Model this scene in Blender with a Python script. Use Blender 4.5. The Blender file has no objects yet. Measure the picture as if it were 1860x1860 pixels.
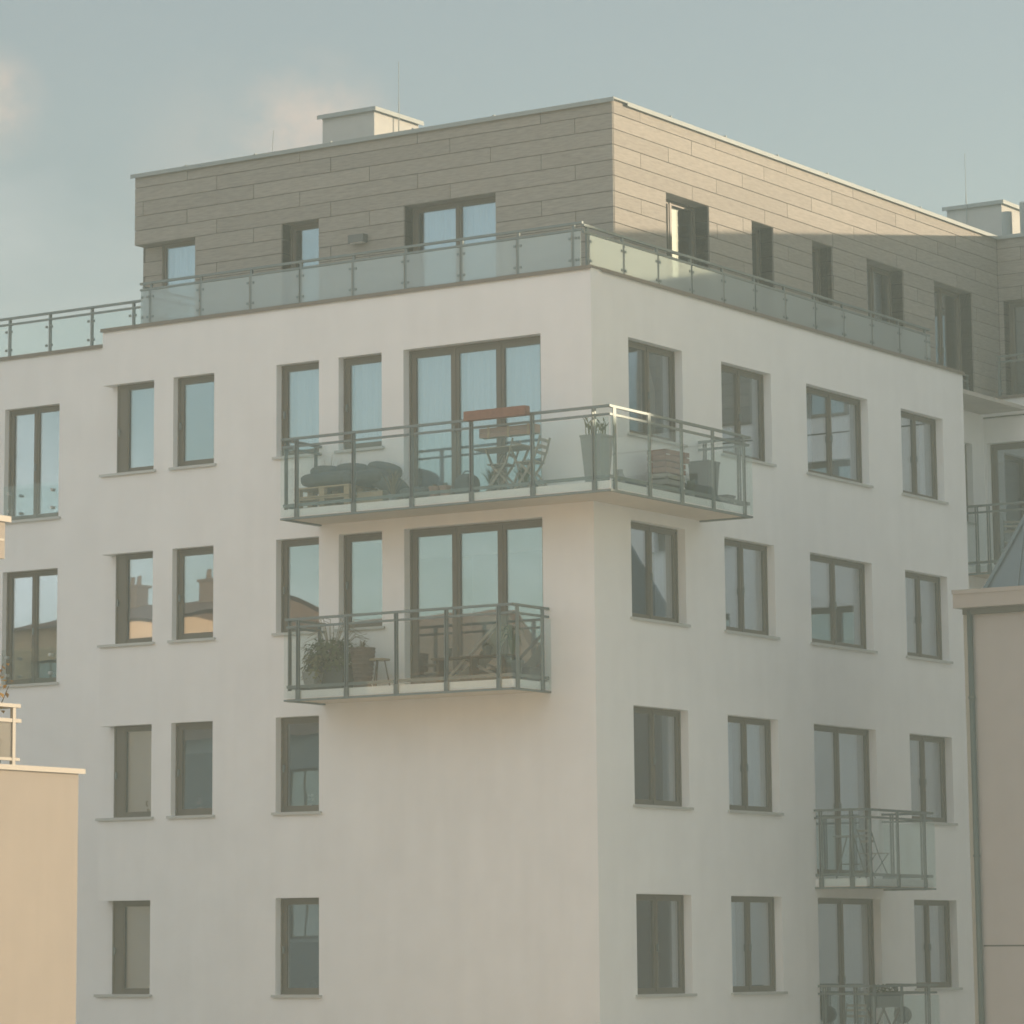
import bpy, math, random
from mathutils import Vector, Matrix
random.seed(7)
S = bpy.context.scene
COL = S.collection
rad = math.radians

# ---------------------------------------------------------------- camera
cam_d = bpy.data.cameras.new('camera'); cam = bpy.data.objects.new('camera', cam_d); COL.objects.link(cam)
_F = Vector((-0.56066245, 0.81138118, 0.16528216)); _r = Vector((0.82221098, 0.56916102, -0.00498366)); _u = Vector((0.09811581, -0.13310265, 0.98623373))
_M = Matrix((_r, _u, -_F)).transposed().to_4x4(); _M.translation = Vector((30.15688, -48.34669, -0.94689))
cam.matrix_world = _M
cam_d.sensor_fit = 'HORIZONTAL'; cam_d.sensor_width = 36; cam_d.lens = 6524.21 / 1860 * 36
cam_d.shift_x = (930 - 772.2) / 1860; cam_d.shift_y = -(930 - 641.3) / 1860
cam_d.clip_start = .5; cam_d.clip_end = 5000
S.camera = cam

# ---------------------------------------------------------------- sky and sun
SUN_AZ = 40.0          # degrees from +Y towards +X
SUN_EL = 6.8
CLOUD_SHIFT = (1.11, 1.22, 0)  # set so the added bright clouds mostly miss the framed sky
W = bpy.data.worlds.new('World'); S.world = W; W.use_nodes = True
nt = W.node_tree; nt.nodes.clear()
def N(t, loc=None, **k):
    n = nt.nodes.new(t)
    for a, b in k.items(): setattr(n, a, b)
    return n
out = N('ShaderNodeOutputWorld'); bg = N('ShaderNodeBackground')
sky = N('ShaderNodeTexSky', sky_type='NISHITA', sun_disc=False)
sky.sun_elevation = rad(SUN_EL); sky.sun_rotation = rad(SUN_AZ)
sky.air_density = 1.0; sky.dust_density = 1.6; sky.ozone_density = 1.0
tint = N('ShaderNodeMix', data_type='RGBA', blend_type='MULTIPLY'); tint.inputs[0].default_value = 1
tint.inputs[7].default_value = (.71, .78, .82, 1)
veil = N('ShaderNodeMix', data_type='RGBA'); veil.inputs[0].default_value = .65
veil.inputs[7].default_value = (.645, .63, .59, 1)
co = N('ShaderNodeTexCoord')
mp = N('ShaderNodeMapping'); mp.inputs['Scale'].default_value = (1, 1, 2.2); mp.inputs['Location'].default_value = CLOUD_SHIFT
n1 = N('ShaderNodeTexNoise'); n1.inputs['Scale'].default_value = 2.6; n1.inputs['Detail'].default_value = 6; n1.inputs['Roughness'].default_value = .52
L = nt.links.new
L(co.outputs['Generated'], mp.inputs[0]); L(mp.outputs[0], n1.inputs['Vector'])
# two broad cumulus banks seen over the roof, plus cloud noise added mainly for light from the unseen sky
def bank(direction, size, soft):
    d = N('ShaderNodeVectorMath', operation='DISTANCE'); d.inputs[1].default_value = direction
    sc = N('ShaderNodeVectorMath', operation='NORMALIZE'); L(co.outputs['Generated'], sc.inputs[0]); L(sc.outputs[0], d.inputs[0])
    m = N('ShaderNodeMapRange', interpolation_type='SMOOTHSTEP'); m.inputs[1].default_value = size + soft; m.inputs[2].default_value = size - soft
    L(d.outputs['Value'], m.inputs[0]); return m.outputs[0]
def pix(x, y):
    v = _F * 6524.21 + _r * (x - 772.2) - _u * (y - 641.3); return v.normalized()
b1 = bank(pix(560, 260), .019, .012); b2 = bank(pix(-25, 190), .012, .008); b3 = bank(pix(430, 330), .022, .022)
mx = N('ShaderNodeMath', operation='MAXIMUM'); L(b1, mx.inputs[0]); L(b2, mx.inputs[1])
m3 = N('ShaderNodeMath', operation='MULTIPLY'); L(b3, m3.inputs[0]); m3.inputs[1].default_value = .35
mx2 = N('ShaderNodeMath', operation='MAXIMUM'); L(mx.outputs[0], mx2.inputs[0]); L(m3.outputs[0], mx2.inputs[1])
n2 = N('ShaderNodeTexNoise'); n2.inputs['Scale'].default_value = 60; n2.inputs['Detail'].default_value = 5; n2.inputs['Roughness'].default_value = .55; L(co.outputs['Generated'], n2.inputs['Vector'])
m2 = N('ShaderNodeMapRange'); m2.inputs[1].default_value = .30; m2.inputs[2].default_value = .58; L(n2.outputs['Fac'], m2.inputs[0])
cm = N('ShaderNodeMath', operation='MULTIPLY'); L(mx2.outputs[0], cm.inputs[0]); L(m2.outputs[0], cm.inputs[1])
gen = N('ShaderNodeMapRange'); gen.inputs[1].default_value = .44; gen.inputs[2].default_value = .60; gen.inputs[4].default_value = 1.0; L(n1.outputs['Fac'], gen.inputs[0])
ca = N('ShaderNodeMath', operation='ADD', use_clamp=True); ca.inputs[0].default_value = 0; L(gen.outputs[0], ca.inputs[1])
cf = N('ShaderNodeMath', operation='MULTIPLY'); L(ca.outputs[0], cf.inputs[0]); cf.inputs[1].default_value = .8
cl = N('ShaderNodeMix', data_type='RGBA')
# added clouds outside the view are brightened opposite the sun to lift the walls
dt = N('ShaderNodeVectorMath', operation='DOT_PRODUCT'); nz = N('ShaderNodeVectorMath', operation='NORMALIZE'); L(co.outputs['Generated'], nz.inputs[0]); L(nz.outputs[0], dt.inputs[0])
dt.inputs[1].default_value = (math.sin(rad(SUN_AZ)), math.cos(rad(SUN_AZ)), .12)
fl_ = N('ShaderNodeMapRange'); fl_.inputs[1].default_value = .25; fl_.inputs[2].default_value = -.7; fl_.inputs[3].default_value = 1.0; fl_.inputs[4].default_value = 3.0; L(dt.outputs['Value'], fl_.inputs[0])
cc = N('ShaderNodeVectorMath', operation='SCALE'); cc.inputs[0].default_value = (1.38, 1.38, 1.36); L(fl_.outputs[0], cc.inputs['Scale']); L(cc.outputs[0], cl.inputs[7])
wb = N('ShaderNodeMix', data_type='RGBA'); wb.inputs[7].default_value = (1.38, 1.22, 1.10, 1)
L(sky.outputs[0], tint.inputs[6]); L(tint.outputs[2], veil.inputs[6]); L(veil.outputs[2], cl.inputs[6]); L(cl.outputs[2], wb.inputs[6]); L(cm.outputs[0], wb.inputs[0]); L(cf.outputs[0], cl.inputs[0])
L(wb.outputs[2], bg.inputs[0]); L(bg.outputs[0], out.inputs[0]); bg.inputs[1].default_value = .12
sun_d = bpy.data.lights.new('sun', 'SUN'); sun = bpy.data.objects.new('sun', sun_d); COL.objects.link(sun)
SV = Vector((math.sin(rad(SUN_AZ)) * math.cos(rad(SUN_EL)), math.cos(rad(SUN_AZ)) * math.cos(rad(SUN_EL)), math.sin(rad(SUN_EL))))
sun.rotation_euler = SV.to_track_quat('Z', 'Y').to_euler(); sun.location = SV * 100
sun_d.energy = 2.0; sun_d.angle = rad(.5); sun_d.color = (1, .78, .55)
S.view_settings.view_transform = 'Standard'; S.view_settings.look = 'None'; S.view_settings.exposure = 1.88; S.view_settings.gamma = 1
S.cycles.max_bounces = 10; S.cycles.diffuse_bounces = 5; S.cycles.glossy_bounces = 5; S.cycles.transparent_max_bounces = 24; S.cycles.transmission_bounces = 6
S.cycles.sample_clamp_indirect = 6; S.cycles.volume_bounces = 1; S.cycles.adaptive_threshold = .02; S.cycles.filter_width = 1.7

# ---------------------------------------------------------------- materials
def mat(name, col, rough=.8, metal=0, var=0, vscale=3, vstretch=(1, 1, 1), bump=0, bscale=60, spec=.3, streak=0, objvar=0):
    m = bpy.data.materials.new(name); m.use_nodes = True; t = m.node_tree; b = t.nodes['Principled BSDF']
    b.inputs['Base Color'].default_value = (*col, 1); b.inputs['Roughness'].default_value = rough; b.inputs['Metallic'].default_value = metal
    b.inputs['Specular IOR Level'].default_value = spec
    tc = t.nodes.new('ShaderNodeTexCoord'); last = None
    if var or objvar or streak:
        mpn = t.nodes.new('ShaderNodeMapping'); mpn.inputs['Scale'].default_value = vstretch; t.links.new(tc.outputs['Object'], mpn.inputs[0])
        if objvar:
            ov = t.nodes.new('ShaderNodeObjectInfo'); os_ = t.nodes.new('ShaderNodeMath'); os_.operation = 'MULTIPLY'; os_.inputs[1].default_value = 60
            t.links.new(ov.outputs['Random'], os_.inputs[0]); t.links.new(os_.outputs[0], mpn.inputs['Location'])
        n = t.nodes.new('ShaderNodeTexNoise'); n.inputs['Scale'].default_value = vscale; n.inputs['Detail'].default_value = 6; n.inputs['Roughness'].default_value = .6
        t.links.new(mpn.outputs[0], n.inputs['Vector'])
        r = t.nodes.new('ShaderNodeMapRange'); r.inputs[1].default_value = .3; r.inputs[2].default_value = .7
        r.inputs[3].default_value = 1 - var; r.inputs[4].default_value = 1 + var; t.links.new(n.outputs['Fac'], r.inputs[0]); last = r.outputs[0]
        if streak:
            ms = t.nodes.new('ShaderNodeMapping'); ms.inputs['Scale'].default_value = (2.2, 2.2, .22); t.links.new(tc.outputs['Object'], ms.inputs[0])
            ns = t.nodes.new('ShaderNodeTexNoise'); ns.inputs['Scale'].default_value = 1.6; ns.inputs['Detail'].default_value = 5; t.links.new(ms.outputs[0], ns.inputs['Vector'])
            rs = t.nodes.new('ShaderNodeMapRange'); rs.inputs[1].default_value = .35; rs.inputs[2].default_value = .7; rs.inputs[3].default_value = 1; rs.inputs[4].default_value = 1 - streak
            t.links.new(ns.outputs['Fac'], rs.inputs[0]); mm = t.nodes.new('ShaderNodeMath'); mm.operation = 'MULTIPLY'
            t.links.new(last, mm.inputs[0]); t.links.new(rs.outputs[0], mm.inputs[1]); last = mm.outputs[0]
        if objvar:
            oi = t.nodes.new('ShaderNodeObjectInfo'); ro = t.nodes.new('ShaderNodeMapRange'); ro.inputs[3].default_value = 1 - objvar; ro.inputs[4].default_value = 1 + objvar
            t.links.new(oi.outputs['Random'], ro.inputs[0]); mm = t.nodes.new('ShaderNodeMath'); mm.operation = 'MULTIPLY'
            t.links.new(last, mm.inputs[0]); t.links.new(ro.outputs[0], mm.inputs[1]); last = mm.outputs[0]
        v = t.nodes.new('ShaderNodeVectorMath'); v.operation = 'SCALE'; v.inputs[0].default_value = col; t.links.new(last, v.inputs['Scale'])
        t.links.new(v.outputs[0], b.inputs['Base Color'])
    if bump:
        n = t.nodes.new('ShaderNodeTexNoise'); n.inputs['Scale'].default_value = bscale; n.inputs['Detail'].default_value = 4; t.links.new(tc.outputs['Object'], n.inputs['Vector'])
        bp = t.nodes.new('ShaderNodeBump'); bp.inputs['Strength'].default_value = bump; bp.inputs['Distance'].default_value = .01
        t.links.new(n.outputs['Fac'], bp.inputs['Height']); t.links.new(bp.outputs[0], b.inputs['Normal'])
    return m
def glassy(name, refl, tcol, rough=.01, diff=None, dfac=0, gcol=(1, 1, 1), wave=0):
    """mirror-like pane: fresnel + base reflectance over a transparent (or partly frosted) body"""
    m = bpy.data.materials.new(name); m.use_nodes = True; t = m.node_tree; t.nodes.clear()
    o = t.nodes.new('ShaderNodeOutputMaterial'); g = t.nodes.new('ShaderNodeBsdfGlossy'); g.inputs['Roughness'].default_value = rough; g.inputs['Color'].default_value = (*gcol, 1)
    tr = t.nodes.new('ShaderNodeBsdfTransparent'); tr.inputs[0].default_value = (*tcol, 1)
    body = tr.outputs[0]
    if dfac:
        d = t.nodes.new('ShaderNodeBsdfDiffuse'); d.inputs[0].default_value = (*diff, 1)
        tl = t.nodes.new('ShaderNodeBsdfTranslucent'); tl.inputs[0].default_value = (*diff, 1)
        a = t.nodes.new('ShaderNodeMixShader'); a.inputs[0].default_value = .5; t.links.new(d.outputs[0], a.inputs[1]); t.links.new(tl.outputs[0], a.inputs[2])
        c = t.nodes.new('ShaderNodeMixShader'); c.inputs[0].default_value = dfac; t.links.new(tr.outputs[0], c.inputs[1]); t.links.new(a.outputs[0], c.inputs[2]); body = c.outputs[0]
    lw = t.nodes.new('ShaderNodeLayerWeight'); lw.inputs[0].default_value = .5
    pw = t.nodes.new('ShaderNodeMath'); pw.operation = 'POWER'; pw.inputs[1].default_value = 4.0; t.links.new(lw.outputs['Facing'], pw.inputs[0])
    r = t.nodes.new('ShaderNodeMapRange'); r.inputs[3].default_value = refl; r.inputs[4].default_value = 1; t.links.new(pw.outputs[0], r.inputs[0])
    if wave:
        tc = t.nodes.new('ShaderNodeTexCoord'); n = t.nodes.new('ShaderNodeTexNoise'); n.inputs['Scale'].default_value = 1.1; n.inputs['Detail'].default_value = 1
        t.links.new(tc.outputs['Object'], n.inputs['Vector']); bp = t.nodes.new('ShaderNodeBump'); bp.inputs['Strength'].default_value = wave; bp.inputs['Distance'].default_value = .02
        t.links.new(n.outputs['Fac'], bp.inputs['Height']); t.links.new(bp.outputs[0], g.inputs['Normal'])
    mx = t.nodes.new('ShaderNodeMixShader'); t.links.new(r.outputs[0], mx.inputs[0]); t.links.new(body, mx.inputs[1]); t.links.new(g.outputs[0], mx.inputs[2])
    t.links.new(mx.outputs[0], o.inputs[0]); return m
M = dict(
    plaster=mat('white_plaster', (.87, .87, .86), .9, var=.03, vscale=1.2, bump=.35, bscale=70, streak=.03),
    clad=mat('fibre_cement_cladding', (.29, .272, .24), .75, var=.17, vscale=5, vstretch=(1, 1, 9), bump=.3, bscale=40, objvar=.07),
    joint=mat('dark_joint', (.12, .115, .10), .9),
    frame=mat('brown_window_frame', (.135, .12, .095), .5, var=.05),
    zinc=mat('zinc_coping', (.30, .34, .34), .7, .15, var=.06),
    copedark=mat('brown_grey_coping', (.20, .17, .14), .6, .2, var=.06),
    rail=mat('galvanised_steel', (.19, .225, .225), .55, .5, var=.08, vscale=6),
    sill=mat('pale_sheet_sill', (.52, .53, .51), .5, .2),
    curtain=mat('sheer_curtain', (.84, .87, .87), .9),
    drape=mat('cream_drape', (.62, .58, .47), .9),
    blind=mat('roller_blind', (.42, .44, .42), .9),
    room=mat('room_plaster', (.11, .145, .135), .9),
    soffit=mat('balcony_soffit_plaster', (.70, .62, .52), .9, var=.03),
    pane=glassy('window_pane', .38, (.84, .88, .91), gcol=(.84, .92, .98), wave=.05),
    clear=glassy('balcony_glass', .035, (.93, .96, .955), gcol=(.9, .97, .97)),
    frost=glassy('frosted_glass', .07, (.88, .93, .92), rough=.06, diff=(.74, .80, .82), dfac=.42, gcol=(.8, .9, .95)),
    wood=mat('weathered_wood', (.42, .32, .21), .8, var=.15, vscale=8, vstretch=(1, 1, 5)),
    redwood=mat('stained_wood', (.25, .125, .085), .7, var=.15, vscale=9),
    palewood=mat('pale_grey_wood', (.33, .31, .27), .8, var=.1, vscale=9),
    darkfab=mat('dark_grey_fabric', (.105, .125, .13), .95, var=.15, bump=.5, bscale=30),
    pot=mat('grey_planter', (.30, .32, .32), .7, var=.05), darkpot=mat('dark_green_planter', (.10, .125, .125), .65, var=.06),
    terracotta=mat('terracotta', (.38, .25, .20), .9, var=.1),
    leaf=mat('green_leaf', (.07, .10, .04), .7, var=.25, vscale=12, objvar=.2), paleleaf=mat('pale_leaf', (.20, .20, .09), .7, var=.2, vscale=12),
    dry=mat('dry_grass', (.25, .22, .15), .9, var=.2, vscale=10), autumn=mat('yellow_autumn_leaf', (.52, .30, .05), .8, var=.25, vscale=14),
    white=mat('white_ceramic', (.7, .7, .68), .4),
    cream=mat('cream_plaster', (.375, .34, .30), .9, var=.03, vscale=1.5, bump=.25, bscale=80, streak=.04),
    creammetal=mat('cream_metal', (.38, .36, .31), .5),
    mauve=mat('grey_pink_render', (.44, .405, .385), .9, var=.03, vscale=2, bump=.2, bscale=70, streak=.04),
    roofgrey=mat('standing_seam_grey', (.15, .20, .235), .5, .3, var=.05), pipe=mat('dark_green_pipe', (.09, .12, .115), .5, .3),
    ochre=mat('ochre_plaster', (.60, .38, .22), .9, var=.06, vscale=.6, streak=.1), tile=mat('brown_roof_tile', (.20, .135, .10), .9, var=.15, vscale=5),
    asphalt=mat('asphalt', (.05, .05, .05), .9, var=.15, vscale=1.5), paving=mat('paving', (.46, .43, .385), .9, var=.1, vscale=2),
    foliage=mat('tree_foliage', (.05, .075, .03), .8, var=.3, vscale=4), bark=mat('bark', (.10, .075, .05), .95, var=.2),
    greyplaster=mat('grey_chimney_render', (.46, .47, .45), .9, var=.04, vscale=3, bump=.2), slate=mat('blue_grey_render', (.27, .31, .32), .9, var=.06), redtile=mat('orange_roof_tile', (.74, .37, .19), .9, var=.15, vscale=5), peach=mat('peach_plaster', (.86, .62, .42), .9, var=.06, vscale=.6, streak=.1), frostcream=glassy('cream_frosted_glass', .0, (.9, .88, .82), rough=.5, diff=(.36, .34, .30), dfac=.6), mauvemetal=mat('grey_pink_sheet', (.40, .36, .33), .5, .2), brass=mat('chromed_brass', (.7, .6, .42), .25, .8),
    lampmetal=mat('lamp_housing', (.13, .14, .14), .5, .4), brick=mat('dark_brick', (.17, .13, .105), .9, var=.12, vscale=4),
)

# ---------------------------------------------------------------- mesh helpers
class MB:
    def __init__(s, o=(0, 0, 0)): s.v = []; s.f = []; s.o = Vector(o); s.sm = False
    def box(s, x0, x1, y0, y1, z0, z1):
        n = len(s.v)
        for z in (z0, z1):
            for x, y in ((x0, y0), (x1, y0), (x1, y1), (x0, y1)): s.v.append((x, y, z))
        s.f += [(n, n+3, n+2, n+1), (n+4, n+5, n+6, n+7), (n, n+1, n+5, n+4), (n+1, n+2, n+6, n+5), (n+2, n+3, n+7, n+6), (n+3, n, n+4, n+7)]
        return s
    def quad(s, *p):
        n = len(s.v); s.v += [tuple(q) for q in p]; s.f.append(tuple(range(n, n+len(p)))); return s
    def prism(s, poly, z0, z1):       # poly in xy, counter-clockwise
        n = len(s.v); k = len(poly)
        s.v += [(x, y, z0) for x, y in poly] + [(x, y, z1) for x, y in poly]
        s.f.append(tuple(n+i for i in reversed(range(k)))); s.f.append(tuple(n+k+i for i in range(k)))
        for i in range(k): j = (i+1) % k; s.f.append((n+i, n+j, n+k+j, n+k+i))
        return s
    def tube(s, a, b, r0, r1=None, seg=6, cap=True):
        r1 = r0 if r1 is None else r1
        a = Vector(a); b = Vector(b); d = (b-a).normalized(); up = Vector((0, 0, 1)) if abs(d.z) < .9 else Vector((1, 0, 0))
        p = d.cross(up).normalized(); q = d.cross(p); n = len(s.v)
        for c, r in ((a, r0), (b, r1)):
            for i in range(seg):
                t = 2*math.pi*i/seg; s.v.append(tuple(c + p*math.cos(t)*r + q*math.sin(t)*r))
        for i in range(seg): j = (i+1) % seg; s.f.append((n+i, n+seg+i, n+seg+j, n+j))
        if cap: s.f.append(tuple(n+i for i in range(seg))); s.f.append(tuple(n+seg+i for i in reversed(range(seg))))
        return s
    def beam(s, a, b, w, h):         # rectangular bar between two points
        a = Vector(a); b = Vector(b); d = (b-a).normalized(); up = Vector((0, 0, 1)) if abs(d.z) < .9 else Vector((0, 1, 0))
        p = d.cross(up).normalized()*w/2; q = p.cross(d).normalized()*h/2; n = len(s.v)
        for c in (a, b):
            for k in (-p-q, p-q, p+q, -p+q): s.v.append(tuple(c+k))
        s.f += [(n, n+1, n+2, n+3), (n+7, n+6, n+5, n+4)] + [(n+i, n+4+i, n+4+(i+1) % 4, n+(i+1) % 4) for i in range(4)]
        return s
    def lathe(s, c, prof, seg=14, sx=1, sy=1):
        n = len(s.v); k = len(prof)
        for r, z in prof:
            for i in range(seg): t = 2*math.pi*i/seg; s.v.append((c[0]+r*sx*math.cos(t), c[1]+r*sy*math.sin(t), c[2]+z))
        for a in range(k-1):
            for i in range(seg): j = (i+1) % seg; s.f.append((n+a*seg+i, n+a*seg+j, n+(a+1)*seg+j, n+(a+1)*seg+i))
        s.f.append(tuple(n+i for i in reversed(range(seg)))); s.f.append(tuple(n+(k-1)*seg+i for i in range(seg)))
        return s
    def frustum(s, c, w0, w1, h, d0=None, d1=None):
        d0 = w0 if d0 is None else d0; d1 = w1 if d1 is None else d1; n = len(s.v); x, y, z = c
        for w, d, zz in ((w0, d0, z), (w1, d1, z+h)):
            for a, b in ((-1, -1), (1, -1), (1, 1), (-1, 1)): s.v.append((x+a*w/2, y+b*d/2, zz))
        s.f += [(n, n+3, n+2, n+1), (n+4, n+5, n+6, n+7)] + [(n+i, n+(i+1) % 4, n+4+(i+1) % 4, n+4+i) for i in range(4)]
        return s
    def blob(s, c, rx, ry, rz, seg=12, rings=8, jit=.08, sq=1.0):
        n = len(s.v); x, y, z = c
        def P(t): return (abs(t)**sq)*(1 if t >= 0 else -1)
        for i in range(rings+1):
            ph = math.pi*i/rings
            for j in range(seg):
                t = 2*math.pi*j/seg; k = 1+random.uniform(-jit, jit)
                s.v.append((x+rx*P(math.sin(ph)*math.cos(t))*k, y+ry*P(math.sin(ph)*math.sin(t))*k, z+rz*P(math.cos(ph))*k))
        for i in range(rings):
            for j in range(seg): k = (j+1) % seg; s.f.append((n+i*seg+j, n+(i+1)*seg+j, n+(i+1)*seg+k, n+i*seg+k))
        return s
    def leaf(s, p, d, L_, w, bend=.25):
        p = Vector(p); d = Vector(d).normalized(); up = Vector((0, 0, 1)); side = d.cross(up)
        side = side.normalized()*w/2 if side.length > .05 else Vector((1, 0, 0))*w/2
        m = p + d*L_*.5 + up*L_*bend*.3; e = p + d*L_ - up*L_*bend; n = len(s.v)
        s.v += [tuple(p), tuple(m-side), tuple(e), tuple(m+side)]; s.f += [(n, n+1, n+3), (n+1, n+2, n+3)]; return s
    def mesh(s, name):
        me = bpy.data.meshes.new(name); o = s.o
        me.from_pydata([(a-o.x, b-o.y, c-o.z) for a, b, c in s.v], [], s.f); me.update()
        if s.sm: me.polygons.foreach_set('use_smooth', [True]*len(me.polygons))
        return me
def tag(o, label=None, cat=None, group=None, kind=None):
    for k, v in (('label', label), ('category', cat), ('group', group), ('kind', kind)):
        if v: o[k] = v
    return o
def link(name, me, material, parent=None, loc=(0, 0, 0), rz=0):
    if material and not me.materials: me.materials.append(M[material] if isinstance(material, str) else material)
    o = bpy.data.objects.new(name, me); COL.objects.link(o); o.location = loc; o.rotation_euler = (0, 0, rz)
    if parent: o.parent = parent
    return o
def obj(name, mb, material, parent=None, loc=(0, 0, 0), rz=0): return link(name, mb.mesh(name), material, parent, loc, rz)
def root(name, label, cat, loc=(0, 0, 0), group=None, rz=0):
    o = bpy.data.objects.new(name, None); COL.objects.link(o); o.location = loc; o.rotation_euler = (0, 0, rz); o.empty_display_size = .2
    return tag(o, label, cat, group)

# ---------------------------------------------------------------- ground
G = -8.0
tag(obj('ground', MB().box(-150, 150, -150, 150, G-.5, G), 'paving'), kind='structure')
tag(obj('road', MB().box(-149, 149, -21, -14, G+.004, G+.008), 'asphalt'), kind='structure')
tag(obj('street_pavement', MB().box(-149, 149, -14, -12, G+.004, G+.13), 'paving'), kind='structure')

# ================================================================= THE APARTMENT BUILDING
B = root('apartment_building', 'white corner apartment block with grey clad top storey, terraces and glass balconies', 'apartment building', (0, 0, 0))
LF = ((0, 0, 0), 0.0)                       # left facade: local x = world x, inward = +y
RF = ((0, 0, 0), math.pi/2)                 # right facade: local x = world y, inward = -x
def facade(name, fr, a0, a1, z0, z1, ops, depth, material='plaster', parent=B, y0=0.0, label=None):
    """wall sheet with real openings; ops = (a0,a1,z0,z1). A reveal is left out where the opening meets the wall's end."""
    m = MB(); As = sorted({a0, a1} | {v for o in ops for v in o[:2]}); Zs = sorted({z0, z1} | {v for o in ops for v in o[2:4]})
    for i in range(len(As)-1):
        for j in range(len(Zs)-1):
            ca, cz = (As[i]+As[i+1])/2, (Zs[j]+Zs[j+1])/2
            if any(o[0] < ca < o[1] and o[2] < cz < o[3] for o in ops): continue
            m.quad((As[i], y0, Zs[j]), (As[i+1], y0, Zs[j]), (As[i+1], y0, Zs[j+1]), (As[i], y0, Zs[j+1]))
    for o in ops:
        l, r, b, t = o; d = y0+depth
        if l > a0+.001: m.quad((l, y0, b), (l, y0, t), (l, d, t), (l, d, b))
        if r < a1-.001: m.quad((r, y0, b), (r, d, b), (r, d, t), (r, y0, t))
        m.quad((l, y0, t), (r, y0, t), (r, d, t), (l, d, t)); m.quad((l, y0, b), (l, d, b), (r, d, b), (r, y0, b))
    ob = obj(name, m, material, parent, fr[0], fr[1])
    if label: ob['label'] = label
    return ob
_cache = {}
def cached(key, fn):
    if key not in _cache: _cache[key] = fn()
    return _cache[key]
def pleats(w, h, amp, n, seed, x0=0):
    rnd = random.Random(seed); m = MB(); k = max(12, int(w*70)); ph = rnd.random()*6
    xs = [x0+w*i/k for i in range(k+1)]
    def off(x): return amp*(math.sin(x*n+ph)+.5*math.sin(x*n*2.3+ph*2)+.4*math.sin(x*n*.37+ph))
    for i in range(k+1): m.v += [(xs[i], off(xs[i]), 0), (xs[i], off(xs[i]), h)]
    for i in range(k): m.f.append((2*i, 2*i+2, 2*i+3, 2*i+1))
    m.sm = True; return m.mesh('curtain')
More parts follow.
